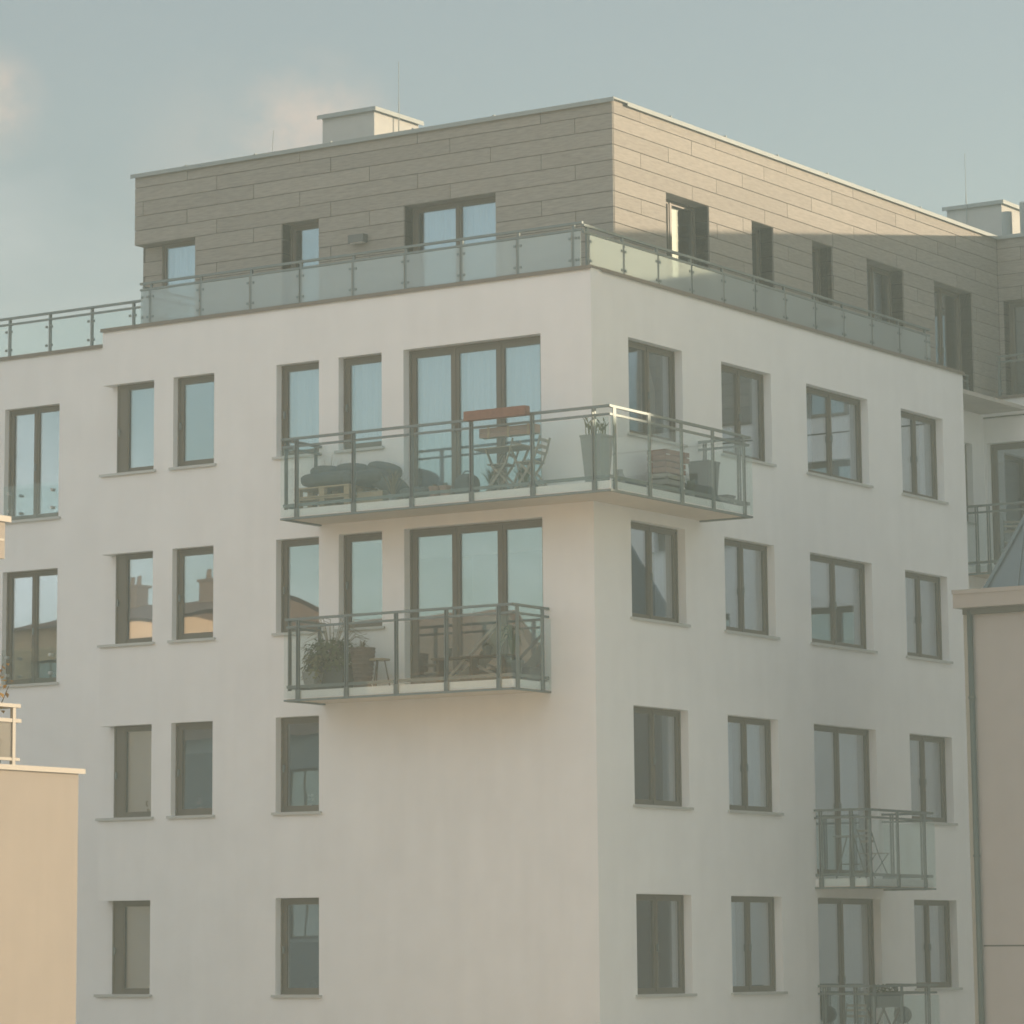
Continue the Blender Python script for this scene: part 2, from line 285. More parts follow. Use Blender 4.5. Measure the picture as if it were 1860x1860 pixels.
def window(fr, a0, a1, z0, z1, mull=(), depth=.16, fw=.12, mw=.13, cover=None, y0=0.0, sill=True, sill_ext=.06, fl=None, door=False, room=True, label=None, sill_l=None, parent=B, handle=True, seed=0, proj=.04, rl=.5):
    """window (> pane, sill, curtain, blind, handle, room_wall) standing in its opening; mull = mullion centres as fractions"""
    w = a1-a0; h = z1-z0; d = y0+depth; base = (0, 0)
    def place(name, me, material, par, ax, ay, az): 
        return link(name, me, material, par, (ax, ay, az))
    def fmesh():
        m = MB(); m.box(0, fw, 0, .07, 0, h); m.box(w-fw, w, 0, .07, 0, h); m.box(fw, w-fw, 0, .07, h-fw, h); m.box(fw, w-fw, 0, .07, 0, fw*(1.15 if door else 1))
        # casement step: the outer half of the profile stands 2 cm back of the sash
        m.box(-.0, .035, -.022, -.001, 0, h); m.box(w-.035, w, -.022, -.001, 0, h); m.box(.035, w-.035, -.022, -.001, h-.035, h); m.box(.035, w-.035, -.022, -.001, 0, .035)
        for c in mull: m.box(c*w-mw/2, c*w+mw/2, -.004, .066, fw, h-fw); m.box(c*w-.022, c*w+.022, -.018, -.005, .036, h-.036)
        return m.mesh('window')
    th = fr[1]; ca, sa = math.cos(th), math.sin(th)
    def world(a, y, z): return (fr[0][0]+a*ca-y*sa, fr[0][1]+a*sa+y*ca, fr[0][2]+z)
    f = link('window', cached(('f', round(w, 3), round(h, 3), fw, mw, tuple(mull), door), fmesh), 'frame', parent, world(a0, d, z0), th)
    if label: f['label'] = label
    cs = [0]+[c for c in mull]+[1]
    for i in range(len(cs)-1):
        l = (fw if i == 0 else cs[i]*w+mw/2); r = (w-fw if i == len(cs)-2 else cs[i+1]*w-mw/2); pw = r-l
        me = cached(('p', round(pw, 3), round(h, 3), fw, door), lambda: MB().box(-.008, pw+.008, 0, .02, -.008, h-2*fw+.008-(fw*.15 if door else 0)).mesh('pane'))
        link('pane', me, 'pane', f, (l, .022, fw*(1.15 if door else 1)))
        if cover in ('sheer', 'sheer_half'):
            link('curtain', pleats(pw+.1, h-fw*1.2, .016, 42, seed*7+i), 'curtain', f, (l-.05, .16, fw*.6))
        elif cover == 'drape':
            m = MB(); k = 16; hh = h-fw*1.4     # tied-back drape: wide at the foot, drawn aside at the top
            for j in range(k+1):
                t = j/k; z = .08+hh*t; wl = pw*(.62-.30*t*t) if i == 0 else pw*(.66-.46*max(0, t-.55)/.45)
                for q in range(13): x = l+wl*q/12; m.v.append((x, .16+.018*math.sin(q*2.1+t), z))
            for j in range(k):
                for q in range(12): n = j*13+q; m.f.append((n, n+1, n+14, n+13))
            m.sm = True; obj('curtain', m, 'drape', f)
        elif isinstance(cover, tuple) and cover[0] == 'blind':
            fr_ = cover[1]; obj('blind', MB().box(l-.03, r+.03, .12, .135, h-fw*.8-(h-1.5*fw)*fr_, h-fw*.8), 'blind', f)
        elif isinstance(cover, tuple) and cover[0] == 'side':
            if i in cover[1]: link('curtain', pleats(pw*cover[2], h-fw*1.2, .016, 38, seed*5+i), 'curtain', f, (l-.02 if i == 0 else r-pw*cover[2], .16, fw*.6))
    if handle: obj('handle', MB().box(-.012, .012, -.05, -.02, -.07, .05).box(-.012, .012, -.02, .0, -.02, .02), 'rail', f, ((w*mull[0] if mull else fw*.6), -.0, h*.47))
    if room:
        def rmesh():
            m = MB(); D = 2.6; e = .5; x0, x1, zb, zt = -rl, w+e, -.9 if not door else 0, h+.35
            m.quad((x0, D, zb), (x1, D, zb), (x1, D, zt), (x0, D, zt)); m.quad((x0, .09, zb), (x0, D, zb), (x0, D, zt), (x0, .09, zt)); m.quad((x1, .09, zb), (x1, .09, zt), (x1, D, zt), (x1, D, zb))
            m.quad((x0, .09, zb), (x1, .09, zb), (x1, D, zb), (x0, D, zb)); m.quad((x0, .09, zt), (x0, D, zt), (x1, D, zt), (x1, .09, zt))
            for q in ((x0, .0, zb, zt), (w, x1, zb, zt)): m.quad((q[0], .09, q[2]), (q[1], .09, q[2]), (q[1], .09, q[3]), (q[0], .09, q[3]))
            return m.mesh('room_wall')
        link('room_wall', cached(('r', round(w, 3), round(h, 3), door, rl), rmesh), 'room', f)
    if sill:
        el = sill_ext if sill_l is None else sill_l
        me = cached(('s', round(w, 3), depth, sill_ext, el, proj), lambda: MB().box(-el, w+sill_ext, -depth-proj, .02, -.032, -.002).box(-el, w+sill_ext, -depth-proj-.008, -depth-proj, -.045, -.0).mesh('sill'))
        link('sill', me, 'sill', f)
    return f

# ---- openings (metres, measured off the photograph); floors are 3.00 m apart
SB = 1.585      # window height
left_ops = []
for r in range(4):
    z = 9-3*r
    left_ops += [(-10.19, -9.014, z-SB, z)]
    if r < 3: left_ops += [(-8.583, -7.682, z-SB, z)]
    left_ops += [(-6.338, -5.437, z-SB, z)]
    if r < 2: left_ops += [(-5.028, -4.137, z-SB, z), (-3.692, -.974, z-2.62, z)]
facade('left_wall', LF, -10.19, 0, G, 9.985, left_ops, .26)
right_ops = []
for r in range(4):
    z = 9-3*r
    right_ops += [(1.132, 2.856, z-SB, z), (4.155, 5.878, z-SB, z), (7.152, 9.47, z-(SB if r < 2 else 2.62), z), (10.779, 12.495, z-SB, z)]
for z in (-3,):
    left_ops2 = []
facade('right_wall', RF, 0, 13.4, G, 9.985, right_ops, .26)
# rest of the block: wing to the left, set-back strip at the right, ends and roofs
WY = .30
wing_ops = [(-12.72, -11.43, 6.80, 8.84), (-12.72, -11.43, 3.85, 5.88)]
facade('wing_wall', LF, -30, -9.0, G, 9.775, wing_ops, .18, y0=WY, label='slightly set back wall of the left wing')
facade('block_end_wall', ((-10.19, 0, 0), -math.pi/2), -WY, 0, 9.0, 9.985, [], .2)
for r in range(4):  # the narrow side of the left wall at the step, solid between the open window corners
    z = 9-3*r
    obj('step_wall', MB().quad((-10.19, WY, z-3), (-10.19, 0, z-3), (-10.19, 0, z-SB-.005), (-10.19, WY, z-SB-.005)), 'plaster', B)
facade('end_wall', ((0, 13.4, 0), math.pi), 0, 1.0, G, 9.985, [], .2)
sb = facade('setback_wall', ((-1, 0, 0), math.pi/2), 13.4, 16.3, G, 9.93, [(14.6, 15.78, 7.4, 8.98), (14.6, 15.78, 4.4, 5.98)], .2, label='set back wall strip beside the rear wing')
facade('rear_wing_wall', ((0, 16.3, 0), 0), -1, 15.6, G, 9.93, [(-.93, 1.2, 6.42, 9.04), (3.2, 4.9, 7.4, 9.0), (6.5, 8.3, 7.4, 9.0), (9.6, 11.4, 7.4, 9.0), (-.93, 1.2, 3.42, 6.04), (3.2, 4.9, 4.4, 6.0), (6.5, 8.3, 4.4, 6.0), (9.6, 11.4, 4.4, 6.0)], .2, label='shaded wall of the rear wing')
facade('rear_wing_end_wall', ((15.6, 0, 0), math.pi/2), 16.3, 27, G, 9.93, [], .2)
facade('back_wall', ((0, 27, 0), math.pi), -15.6, 30, G, 9.93, [], .2)
obj('terrace_floor', MB().box(-30, -.02, .32, 16.2, 9.62, 9.70).box(-1, 15.55, 16.32, 27, 9.62, 9.70), 'paving', B)
obj('rear_band_joint', MB().box(-.99, 15.5, 16.292, 16.299, 9.54, 9.57), 'joint', B)

# parapet copings
def coping(pts, z, w, parent=B, material='copedark', t=.035):
    for i in range(len(pts)-1):
        (x0, y0), (x1, y1) = pts[i], pts[i+1]
        m = MB(); xa, xb = min(x0, x1), max(x0, x1); ya, yb = min(y0, y1), max(y0, y1)
        if xb-xa > yb-ya: m.box(xa, xb, ya, ya+w, z, z+t).box(xa, xb, ya-.006, ya, z-.03, z+t)
        else: m.box(xa-w, xa, ya, yb, z, z+t).box(xa, xa+.006, ya, yb, z-.03, z+t)
        obj('coping', m, material, parent)
coping([(-10.22, -.03), (.03, -.03)], 9.985, .34); coping([(.03, .312), (.03, 13.43)], 9.985, .34)
coping([(-30, WY-.03), (-10.23, WY-.03)], 9.775, .3); coping([(-.97, 13.43), (-.97, 16.27)], 9.93, .3); coping([(-.96, 16.27), (15.6, 16.27)], 9.93, .3)
obj('coping', MB().box(-10.225, -10.17, -.03, WY, 9.98, 10.0), 'copedark', B)

# ---- windows of the left wall
def lw(a0, a1, r, **k):
    z = 9-3*r
    return window(LF, a0, a1, z-k.pop('h', SB), z, **k)
for r in range(4):
    z = 9-3*r
    window(LF, -9.96, -9.014, z-SB, z, depth=.165, fw=.10, sill_l=.25, rl=.0, cover=[None, None, ('side', (0,), .4), None][r], seed=r, label=None)
    if r < 3: lw(-8.583, -7.682, r, depth=.15, cover=None if r < 2 else ('blind', .3), seed=r+10)
    lw(-6.338, -5.437, r, depth=.17, cover=['sheer', None, None, ('blind', .45)][r], seed=r+20, fw=.11)
    if r < 2:
        lw(-5.028, -4.137, r, depth=.17, cover=['sheer', ('blind', .04)][r], seed=r+30, fw=.12)
        lw(-3.692, -.974, r, h=2.62, depth=.19, mull=(.335, .665), mw=.16, fw=.13, cover='sheer' if r == 0 else ('blind', .16), sill=False, door=True, seed=r+40)
for r in range(4):
    z = 9-3*r; obj('side_panel', MB().box(-9.962, -9.70, .158, .17, z-SB+.002, z-.002).box(-9.745, -9.725, .150, .158, z-SB+.002, z-.002), 'frame', B)
# back strip seen through the open corner of the first window column: the wing wall itself
# ---- windows of the right wall
cov = {(0, 0): 'drape', (0, 1): ('side', (0,), .6), (0, 2): ('side', (0, 1), .7), (0, 3): ('side', (1,), .35),
       (1, 0): ('side', (1,), .5), (1, 1): None, (1, 2): ('blind', .45), (1, 3): ('side', (0,), .8),
       (2, 0): ('side', (1,), .3), (2, 1): ('side', (0, 1), .9), (2, 2): ('side', (1,), .8), (2, 3): ('side', (0,), .5),
       (3, 0): None, (3, 1): ('side', (0,), .9), (3, 2): ('side', (1,), .8), (3, 3): ('side', (0, 1), .5)}
for r in range(4):
    for c, (a0, a1) in enumerate(((1.132, 2.856), (4.155, 5.878), (7.152, 9.47), (10.779, 12.495))):
        z = 9-3*r; door = c == 2 and r >= 2
        window(RF, a0, a1, z-(2.62 if door else SB), z, mull=(.5,), depth=.17, fw=.10, mw=.13, cover=cov[(r, c)], sill=not door, door=door, seed=50+r*4+c)
# ---- windows of the wing, with glass safety panels
for r in range(2):
    f = window(LF, -12.72, -11.43, (6.80, 3.85)[r], (8.84, 5.88)[r], y0=WY, depth=.14, mull=(.5,), fw=.10, mw=.12, cover=None, seed=80+r)
    g = obj('safety_glass', MB().box(.01, 1.28, -.165, -.153, .0, .63), 'clear', f)
    for x in (.13, 1.16):
        for zz in (.17, .49): obj('glass_clamp', MB().tube((x, -.185, zz), (x, -.10, zz), .028, seg=10), 'sill', f)
# ---- rear wing and set-back strip
RW = ((0, 16.3, 0), 0); SW = ((-1, 0, 0), math.pi/2)
for z in (8.98, 5.98): window(SW, 14.6, 15.78, z-1.58, z, depth=.15, fw=.10, cover=None, mull=())
window(RW, -.93, 1.2, 6.42, 9.04, mull=(.5,), depth=.18, door=True, cover=('blind', .1), sill=False); window(RW, -.93, 1.2, 3.42, 6.04, mull=(.5,), depth=.18, door=True, cover=None, sill=False)
for z in (9, 6):
    for a in (3.2, 6.5, 9.6): window(RW, a, a+1.7+(.1 if a > 4 else 0), z-1.6, z, mull=(.5,), depth=.18, cover=('blind', .4))

# ---------------------------------------------------------------- penthouse
PX, PY, PT = -1.0, 2.37, 13.40
pl_ops = [(-11.43, -10.003, 9.71, 12.06), (-8.015, -7.194, 9.71, 12.06), (-5.322, -3.40, 9.71, 12.06)]
pr_ops = [(4.10, 5.565, 9.71, 12.06), (7.096, 7.879, 9.71, 12.06), (9.351, 10.132, 9.71, 12.06), (11.496, 13.007, 9.71, 12.06), (14.316, 15.984, 9.71, 12.06)]
pw_ops = [(-.90, 1.6, 9.71, 12.06), (4.2, 6.2, 9.71, 12.06), (9.2, 11.2, 9.71, 12.06)]
facade('penthouse_wall', ((0, PY+.03, 0), 0), -11.40, PX-.03, 9.7, PT-.06, pl_ops[1:] + [(-11.40, -10.003, 9.71, 12.06)], .34, 'joint')
facade('penthouse_wall', ((PX-.03, 0, 0), math.pi/2), PY+.03, 17.22, 9.7, PT-.06, pr_ops, .34, 'joint')
facade('penthouse_wall', ((0, 17.22, 0), 0), PX-.03, 15.27, 9.7, PT-.06, pw_ops, .34, 'joint')
obj('penthouse_wall', MB().box(-11.40, -11.37, PY+.36, 12, 9.7, PT-.06).box(15.24, 15.27, 17.22, 26, 9.7, PT-.06), 'joint', B)
obj('roof', MB().box(-11.39, PX-.04, PY+.05, 17.2, PT-.20, PT-.10).box(-11.39, 15.24, 17.23, 26, PT-.20, PT-.10), 'roofgrey', B)
obj('corner_wall', MB().box(-11.43, -10.95, PY+.33, PY+.36, 9.7, 12.06).box(-11.46, -11.41, PY+.30, PY+.36, 9.7, 12.1), 'joint', B)
def clad(fr, a0, a1, zt, zb, ops, phases, y0=0, first=.225, h=.27, step=2.58, gap=.012):
    z1 = zt; k = 0; th = fr[1]; ca, sa = math.cos(th), math.sin(th)
    while z1 > zb+.05:
        z0 = max(zb, z1-(first if k == 0 else h)); ph = phases[k % 3]
        js = [a0]+[x for x in (ph+step*i for i in range(-12, 30)) if a0+.12 < x < a1-.12]+[a1]
        for i in range(len(js)-1):
            segs = [(js[i], js[i+1])]
            for o in ops:
                if o[2] < (z0+z1)/2 < o[3]:
                    ns = []
                    for s0, s1 in segs:
                        if o[1] <= s0 or o[0] >= s1: ns.append((s0, s1)); continue
                        if o[0] > s0: ns.append((s0, o[0]))
                        if o[1] < s1: ns.append((o[1], s1))
                    segs = ns
            for s0, s1 in segs:
                if s1-s0 < .03: continue
                w = s1-s0-gap; hh = z1-z0-gap
                me = cached(('c', round(w, 3), round(hh, 3)), lambda: MB().box(0, w, 0, .022, 0, hh).mesh('cladding_panel'))
                x, y = s0+gap/2, y0+random.uniform(-.0015, .0015)
                link('cladding_panel', me, 'clad', B, (fr[0][0]+x*ca-y*sa, fr[0][1]+x*sa+y*ca, z0+gap/2), th)
        z1 = z0 if k == 0 else z1-h; k += 1
PLF = ((0, PY, 0), 0); PRF = ((PX, 0, 0), math.pi/2); PWF = ((0, 17.19, 0), 0)
clad(PLF, -11.43, PX, PT-.04, 9.72, pl_ops, (-10.19, -9.50, -8.65))
clad(PRF, PY+.024, 17.19, PT-.04, 9.72, pr_ops, (3.27, 5.00, 4.20))
clad(PWF, PX+.0, 15.27, PT-.04, 9.72, pw_ops, (1.2, 2.1, .5))
clad(((0, PY+.30, 0), 0), -11.46, -10.95, 12.05, 9.72, [], (-20, -20, -20), first=.27)
# cladded jambs and soffits of the penthouse openings
def reveal(fr, o, sides, d=.30):
    th = fr[1]; l, r, b, t = o
    if 'r' in sides:
        z = t
        while z > b+.05:
            z0 = max(b, z-.27); obj('cladding_panel', MB().box(r-.0, r+.02, .024, d, z0+.006, z-.006), 'clad', B, fr[0], th); z -= .27
    if 'l' in sides:
        z = t
        while z > b+.05:
            z0 = max(b, z-.27); obj('cladding_panel', MB().box(l-.02, l, .024, d, z0+.006, z-.006), 'clad', B, fr[0], th); z -= .27
    obj('soffit_panel', MB().box(l+.002, r-.002, .024, d, t-.004, t+.016), 'clad', B, fr[0], th)
reveal(PLF, pl_ops[0], '', .30)
for o in pl_ops[1:]: reveal(PLF, o, 'l')
for o in pr_ops: reveal(PRF, o, 'r')
for o in pw_ops: reveal(PWF, o, 'l')
def pwin(fr, o, **k): return window(fr, o[0], o[1], o[2], o[3], sill=False, door=True, **k)
pwin(PLF, (-10.95, -10.003, 9.71, 12.06), depth=.24, fw=.09, seed=90, cover='sheer'); pwin(PLF, pl_ops[1], depth=.29, fw=.10, seed=91, cover=None); pwin(PLF, pl_ops[2], depth=.29, mull=(.5,), fw=.10, mw=.12, seed=92, cover='sheer')
pwin(PRF, pr_ops[0], depth=.30, fw=.08, mull=(.42,), cover=('side', (0,), 1.0), seed=93); pwin(PRF, pr_ops[1], depth=.29, fw=.1, seed=94); pwin(PRF, pr_ops[2], depth=.29, fw=.1, seed=95)
pwin(PRF, pr_ops[3], depth=.29, mull=(.5,), fw=.1, seed=96, cover='sheer'); pwin(PRF, pr_ops[4], depth=.29, mull=(.5,), fw=.1, seed=97)
for o in pw_ops: pwin(PWF, o, depth=.29, mull=(.5,), fw=.1, cover=('blind', .5))
# roof edge
def edge(a, b, side, z=PT):
    m = MB()
    if side == 'L': m.box(a, b, PY-.055, PY+.4, z-.0, z+.03).box(a, b, PY-.062, PY-.055, z-.045, z+.03)
    elif side == 'R': m.box(PX-.4, PX+.055, a, b, z, z+.03).box(PX+.055, PX+.062, a, b, z-.045, z+.03)
    elif side == 'W': m.box(a, b, 17.135, 17.6, z, z+.03).box(a, b, 17.128, 17.135, z-.045, z+.03)
    o = obj('roof_edge', m, 'zinc', B)
edge(-11.49, PX+.062, 'L', PT-.035); edge(PY+.401, 17.13, 'R', PT-.035); edge(PX-.3, 15.3, 'W', PT-.035)
for y in (4.2, 6.1, 8.0, 9.9, 11.8, 13.7): obj('coping_clip', MB().box(PX-.01, PX+.07, y, y+.03, PT-.005, PT+.025), 'zinc', B)
for x in (-10.2, -8.6, -6.9, -5.1, -3.4): obj('coping_clip', MB().box(x, x+.03, PY-.07, PY+.1, PT-.005, PT+.015), 'zinc', B)
obj('rear_parapet', MB().box(-11.62, -11.47, 3.6, 8, 9.7, 12.13), 'joint', B); obj('roof_edge', MB().box(-11.68, -11.42, 3.5, 8.1, 12.13, 12.17), 'zinc', B)
# wall lamp
wl = obj('wall_lamp', MB().box(-6.43, -6.10, PY-.16, PY-.02, 11.49, 11.63).box(-6.32, -6.21, PY-.02, PY, 11.5, 11.62), 'lampmetal', B)
obj('lamp_glass', MB().box(-6.40, -6.13, PY-.14, PY-.04, 11.478, 11.49), 'white', wl)
# chimneys: rendered box, lid, conductor rod
def chimney(x0, x1, y0, y1, z1, rods, label):
    c = obj('chimney', MB().box(x0, x1, y0, y1, 13.2, z1), 'greyplaster', B); c['label'] = label
    obj('chimney_cap', MB().box(x0-.07, x1+.07, y0-.07, y1+.07, z1+.002, z1+.05).box(x0-.075, x1+.075, y0-.078, y0-.07, z1-.03, z1+.05).box(x1+.07, x1+.078, y0-.07, y1+.07, z1-.03, z1+.05), 'zinc', c)
    for (rx, ry, zb, zt) in rods: obj('lightning_rod', MB().tube((rx, ry, zb), (rx, ry, zb+(zt-zb)*.45), .011, seg=5).tube((rx, ry, zb+(zt-zb)*.45), (rx, ry, zt), .006, seg=5), 'zinc', c)
chimney(-9.07, -7.87, 5.05, 6.5, 14.66, [(-7.80, 5.75, 14.3, 15.72)], 'pale rendered chimney box on the main roof')
obj('lightning_rod', MB().tube((-11.05, 6.0, 13.3), (-10.95, 6.0, 14.86), .006, seg=5), 'zinc', B)
chimney(-3.50, -2.22, 20.05, 21.1, 14.74, [(-3.0, 19.97, 14.3, 15.9)], 'pale rendered chimney box on the rear wing roof')
v = obj('roof_vent', MB().tube((-1.75, 19.3, 13.25), (-1.75, 19.3, 14.35), .11, seg=14).box(-1.5, -.6, 19.4, 20.2, 13.25, 14.55), 'zinc', B)

# ---------------------------------------------------------------- terrace railings
def railing(name, posts, axis, fixed, ztop, zbase, glass, ends, parent=B, mid=.13, post=.045, inset=.03, label=None):
    """axis 'x' or 'y': rail along that axis at the fixed other coordinate"""
    a, b = ends; m = MB()
    P = (lambda t, z: (t, fixed, z)) if axis == 'x' else (lambda t, z: (fixed, t, z))
    m.beam(P(a, ztop-.02), P(b, ztop-.02), .05, .04)
    rl = obj(name, m, 'rail', parent)
    if label: rl['label'] = label
    obj('mid_rail', MB().beam(P(a, ztop-mid), P(b, ztop-mid), .035, .035), 'rail', rl)
    for t in posts: obj('post', MB().beam(P(t, zbase), P(t, ztop-.04), post*.55 if axis == 'x' else post, post if axis == 'x' else post*.55) if False else (MB().box(t-post/2, t+post/2, fixed-.012, fixed+.03, zbase, ztop-.041) if axis == 'x' else MB().box(fixed-.03, fixed+.012, t-post/2, t+post/2, zbase, ztop-.041)), 'rail', rl)
    if glass:
        allp = sorted(posts)
        if a < allp[0]-.12: allp = [a]+allp
        if b > allp[-1]+.12: allp = allp+[b]
        for i in range(len(allp)-1):
            p0, p1 = allp[i]+inset, allp[i+1]-inset
            if p1-p0 < .08: continue
            off = -.022 if axis == 'x' else .022
            obj('glass_panel', MB().box(p0, p1, fixed+off-.005, fixed+off+.005, zbase+.03, ztop-mid-.03) if axis == 'x' else MB().box(fixed+off-.005, fixed+off+.005, p0, p1, zbase+.03, ztop-mid-.03), glass, rl)
            for q in (p0+.03, p1-.03):
                for zz in (zbase+.13, ztop-mid-.14): obj('glass_clip', MB().box(q-.02, q+.02, fixed+off-.014, fixed+off+.014, zz-.02, zz+.02) if axis == 'x' else MB().box(fixed+off-.014, fixed+off+.014, q-.02, q+.02, zz-.02, zz+.02), 'rail', rl)
    return rl
railing('terrace_railing', [-.38, -1.45, -2.57, -3.70, -4.78, -5.89, -6.96, -8.06, -9.18], 'x', .10, 10.78, 10.02, 'frost', (-9.42, -.2), label='left terrace railing with frosted glass panels')
railing('terrace_railing', [.24, 1.32, 2.42, 3.52, 4.60, 5.70, 6.78, 7.88, 8.96, 10.05, 11.15, 12.25], 'y', -.20, 10.74, 10.02, 'frost', (.10, 12.45), label='right terrace railing with frosted glass panels')
railing('terrace_railing', [-9.78, -10.74, -11.72, -12.68, -13.65, -14.6], 'x', WY+.05, 10.54, 9.8, 'clear', (-15, -9.2), label='lower clear glass railing of the left wing')
obj('terrace_divider', MB().box(-9.38, -9.36, .12, 1.4, 10.25, 10.66), 'frost', B)
obj('terrace_divider', MB().beam((-9.37, .12, 10.7), (-9.37, 2.3, 10.7), .04, .04).beam((-9.37, .12, 10.56), (-9.37, 2.3, 10.56), .03, .03), 'rail', B)
railing('terrace_railing', [-.66, .5, 1.6, 2.7], 'x', 16.4, 10.80, 9.95, 'clear', (-.7, 3), label='rear wing terrace railing')
railing('terrace_railing', [13.6, 14.8, 16.0], 'y', -1.15, 10.4, 9.95, 'clear', (13.5, 16.2), label='low railing of the set back terrace')

# ---------------------------------------------------------------- balconies
def balcony(label, z, path, front_posts, glass='clear', zt=1.16, floor_poly=None, skip=()):
    """path: polyline of the outer edge; posts placed at given points of each leg"""
    m = MB().prism(floor_poly, z+.015, z+.145); bl = obj('balcony', m, 'white', B); bl.data.materials[0] = M['plaster']; bl['label'] = label
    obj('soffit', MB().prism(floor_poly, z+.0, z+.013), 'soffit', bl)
    H = z+1.34
    for i in range(len(path)-1):
        (x0, y0), (x1, y1) = path[i], path[i+1]; d = Vector((x1-x0, y1-y0, 0)); Ln = d.length; d.normalize(); n = Vector((d.y, -d.x, 0))  # outward
        p0 = Vector((x0, y0, 0)); p1 = Vector((x1, y1, 0))
        def at(t, z_, o=0): q = p0+d*t+n*o; return (q.x, q.y, z_)
        e0 = .03 if i > 0 else 0
        obj('handrail', MB().beam(at(-.03 if i else 0, H-.02), at(Ln+.03, H-.02), .05, .04), 'rail', bl)
        obj('mid_rail', MB().beam(at(0, H-.15), at(Ln, H-.15), .036, .036), 'rail', bl)
        obj('bottom_rail', MB().beam(at(0, z+.21, -.01), at(Ln, z+.21, -.01), .03, .05), 'rail', bl)
        obj('edge_strip', MB().beam(at(-.03, z-.012, .012), at(Ln+.03, z-.012, .012), .06, .03), 'rail', bl)
        ps = front_posts[i]
        for t in ps:
            b = MB().beam(at(t, z+.002, .035), at(t, H-.04, .0), .055, .02); b = MB()
            for o_ in (-.022, .022): b.beam(at(t+o_, z-.02, .015), at(t+o_, H-.04, .015), .014 if abs(d.x) > .5 else .014, .045)
            b.beam(at(t, z-.02, .02), at(t, z+.22, .02), .085, .02) if False else None
            q0 = at(t-.045, 0, .008); q1 = at(t+.045, 0, .03)
            b.box(min(q0[0], q1[0]), max(q0[0], q1[0]), min(q0[1], q1[1]), max(q0[1], q1[1]), z-.03, z+.16)
            obj('post', b, 'rail', bl)
        gl = sorted(set([-.06] + list(ps) + [Ln+.06])) if i not in skip else sorted(ps)
        for k in range(len(gl)-1):
            g0, g1 = gl[k]+.04, gl[k+1]-.04
            if g1-g0 < .1: continue
            obj('glass_panel', MB().beam(at((g0), (z+H-.17)/2, .045), at(g1, (z+H-.17)/2, .045), .01, H-.17-z-.05), glass, bl)
    return bl
# balcony wrapping the corner (fourth row from below)
balcony('long balcony wrapping the corner of the white facade', 6.19,
        [(-5.40, 0), (-5.40, -1.05), (.96, -1.05), (.96, 3.35), (0, 3.35)],
        [[.12, .95], [.29, 1.45, 2.61, 3.775, 4.94, 6.09], [.135, 1.185, 2.18, 3.18, 4.20], [.2, .85]],
        floor_poly=[(-5.40, -.0), (-5.40, -1.05), (.96, -1.05), (.96, 3.35), (.001, 3.35), (.001, -.001)])
balcony('small balcony on the left facade under the corner balcony', 3.19,
        [(-5.32, 0), (-5.32, -1.05), (-.88, -1.05), (-.88, 0)],
        [[.12, .95], [.24, 1.22, 2.21, 3.19, 4.19], [.12, .85]],
        floor_poly=[(-5.32, -.001), (-5.32, -1.05), (-.88, -1.05), (-.88, -.001)])
balcony('upper balcony on the right facade', .17,
        [(0, 7.10), (.98, 7.10), (.98, 9.62), (0, 9.62)],
        [[.12, .72], [.15, 1.17, 2.2], [.2, .80]],
        floor_poly=[(.001, 7.10), (.98, 7.10), (.98, 9.62), (.001, 9.62)])
balcony('lower balcony on the right facade cut by the frame', -2.83,
        [(0, 7.10), (.98, 7.10), (.98, 9.62), (0, 9.62)],
        [[.12, .72], [.15, 1.17, 2.2], [.2, .80]],
        floor_poly=[(.001, 7.10), (.98, 7.10), (.98, 9.62), (.001, 9.62)])
balcony('balcony in the recess of the rear wing', 6.34,
        [(-.96, 15.2), (1.3, 15.2), (1.3, 16.3)],
        [[.3, .55, 1.4], [.3, .9]],
        floor_poly=[(-.99, 16.29), (-.99, 15.2), (1.3, 15.2), (1.3, 16.29)])
#@@MORE@@
# ================================================================= NEIGHBOURS
# low building at the left edge, in full evening sun
LB = root('terraced_house', 'sunlit cream building at the lower left corner with a railed roof terrace', 'building', (-2, -16, G))
def lb(name, m, material, par=None): m.o = Vector((-2, -16, G)) if par is None else Vector((0, 0, 0)); return obj(name, m, material, par or LB)
class MBo(MB):
    def __init__(s, o): super().__init__(o)
oL = (-2, -16, G)
def lbo(name, m, material, par=LB): m.o = Vector(oL); return obj(name, m, material, par)
lbo('wall', MB().box(-8.5, -2, -24, -10.24, G, 1.56), 'cream')
lbo('coping', MB().box(-8.55, -1.95, -24, -10.16, 1.562, 1.60).box(-1.95, -1.942, -24, -10.16, 1.53, 1.60), 'creammetal')
lbo('upper_wall', MB().box(-8.5, -4.2, -24, -13.2, 1.6, 4.4), 'cream')
rl = lbo('terrace_railing', MB().beam((-2.06, -11.42, 2.40), (-2.06, -20, 2.40), .06, .05).beam((-2.06, -11.42, 2.40), (-6, -11.42, 2.40), .06, .05).beam((-2.06, -11.40, 2.20), (-2.06, -20, 2.20), .05, .05).beam((-2.06, -11.42, 2.20), (-6, -11.42, 2.20), .05, .05).beam((-2.06, -11.42, 1.68), (-2.06, -20, 1.68), .05, .04), 'creammetal')
for y in (-11.55, -12.5, -13.5, -14.5): lbo('post', MB().box(-2.08, -2.03, y-.03, y+.03, 1.6, 2.37), 'creammetal', rl)
for y0, y1 in ((-12.45, -11.60), (-13.45, -12.55), (-14.45, -13.55)): lbo('glass_panel', MB().box(-2.06, -2.045, y0, y1, 1.70, 2.17), 'frostcream', rl)
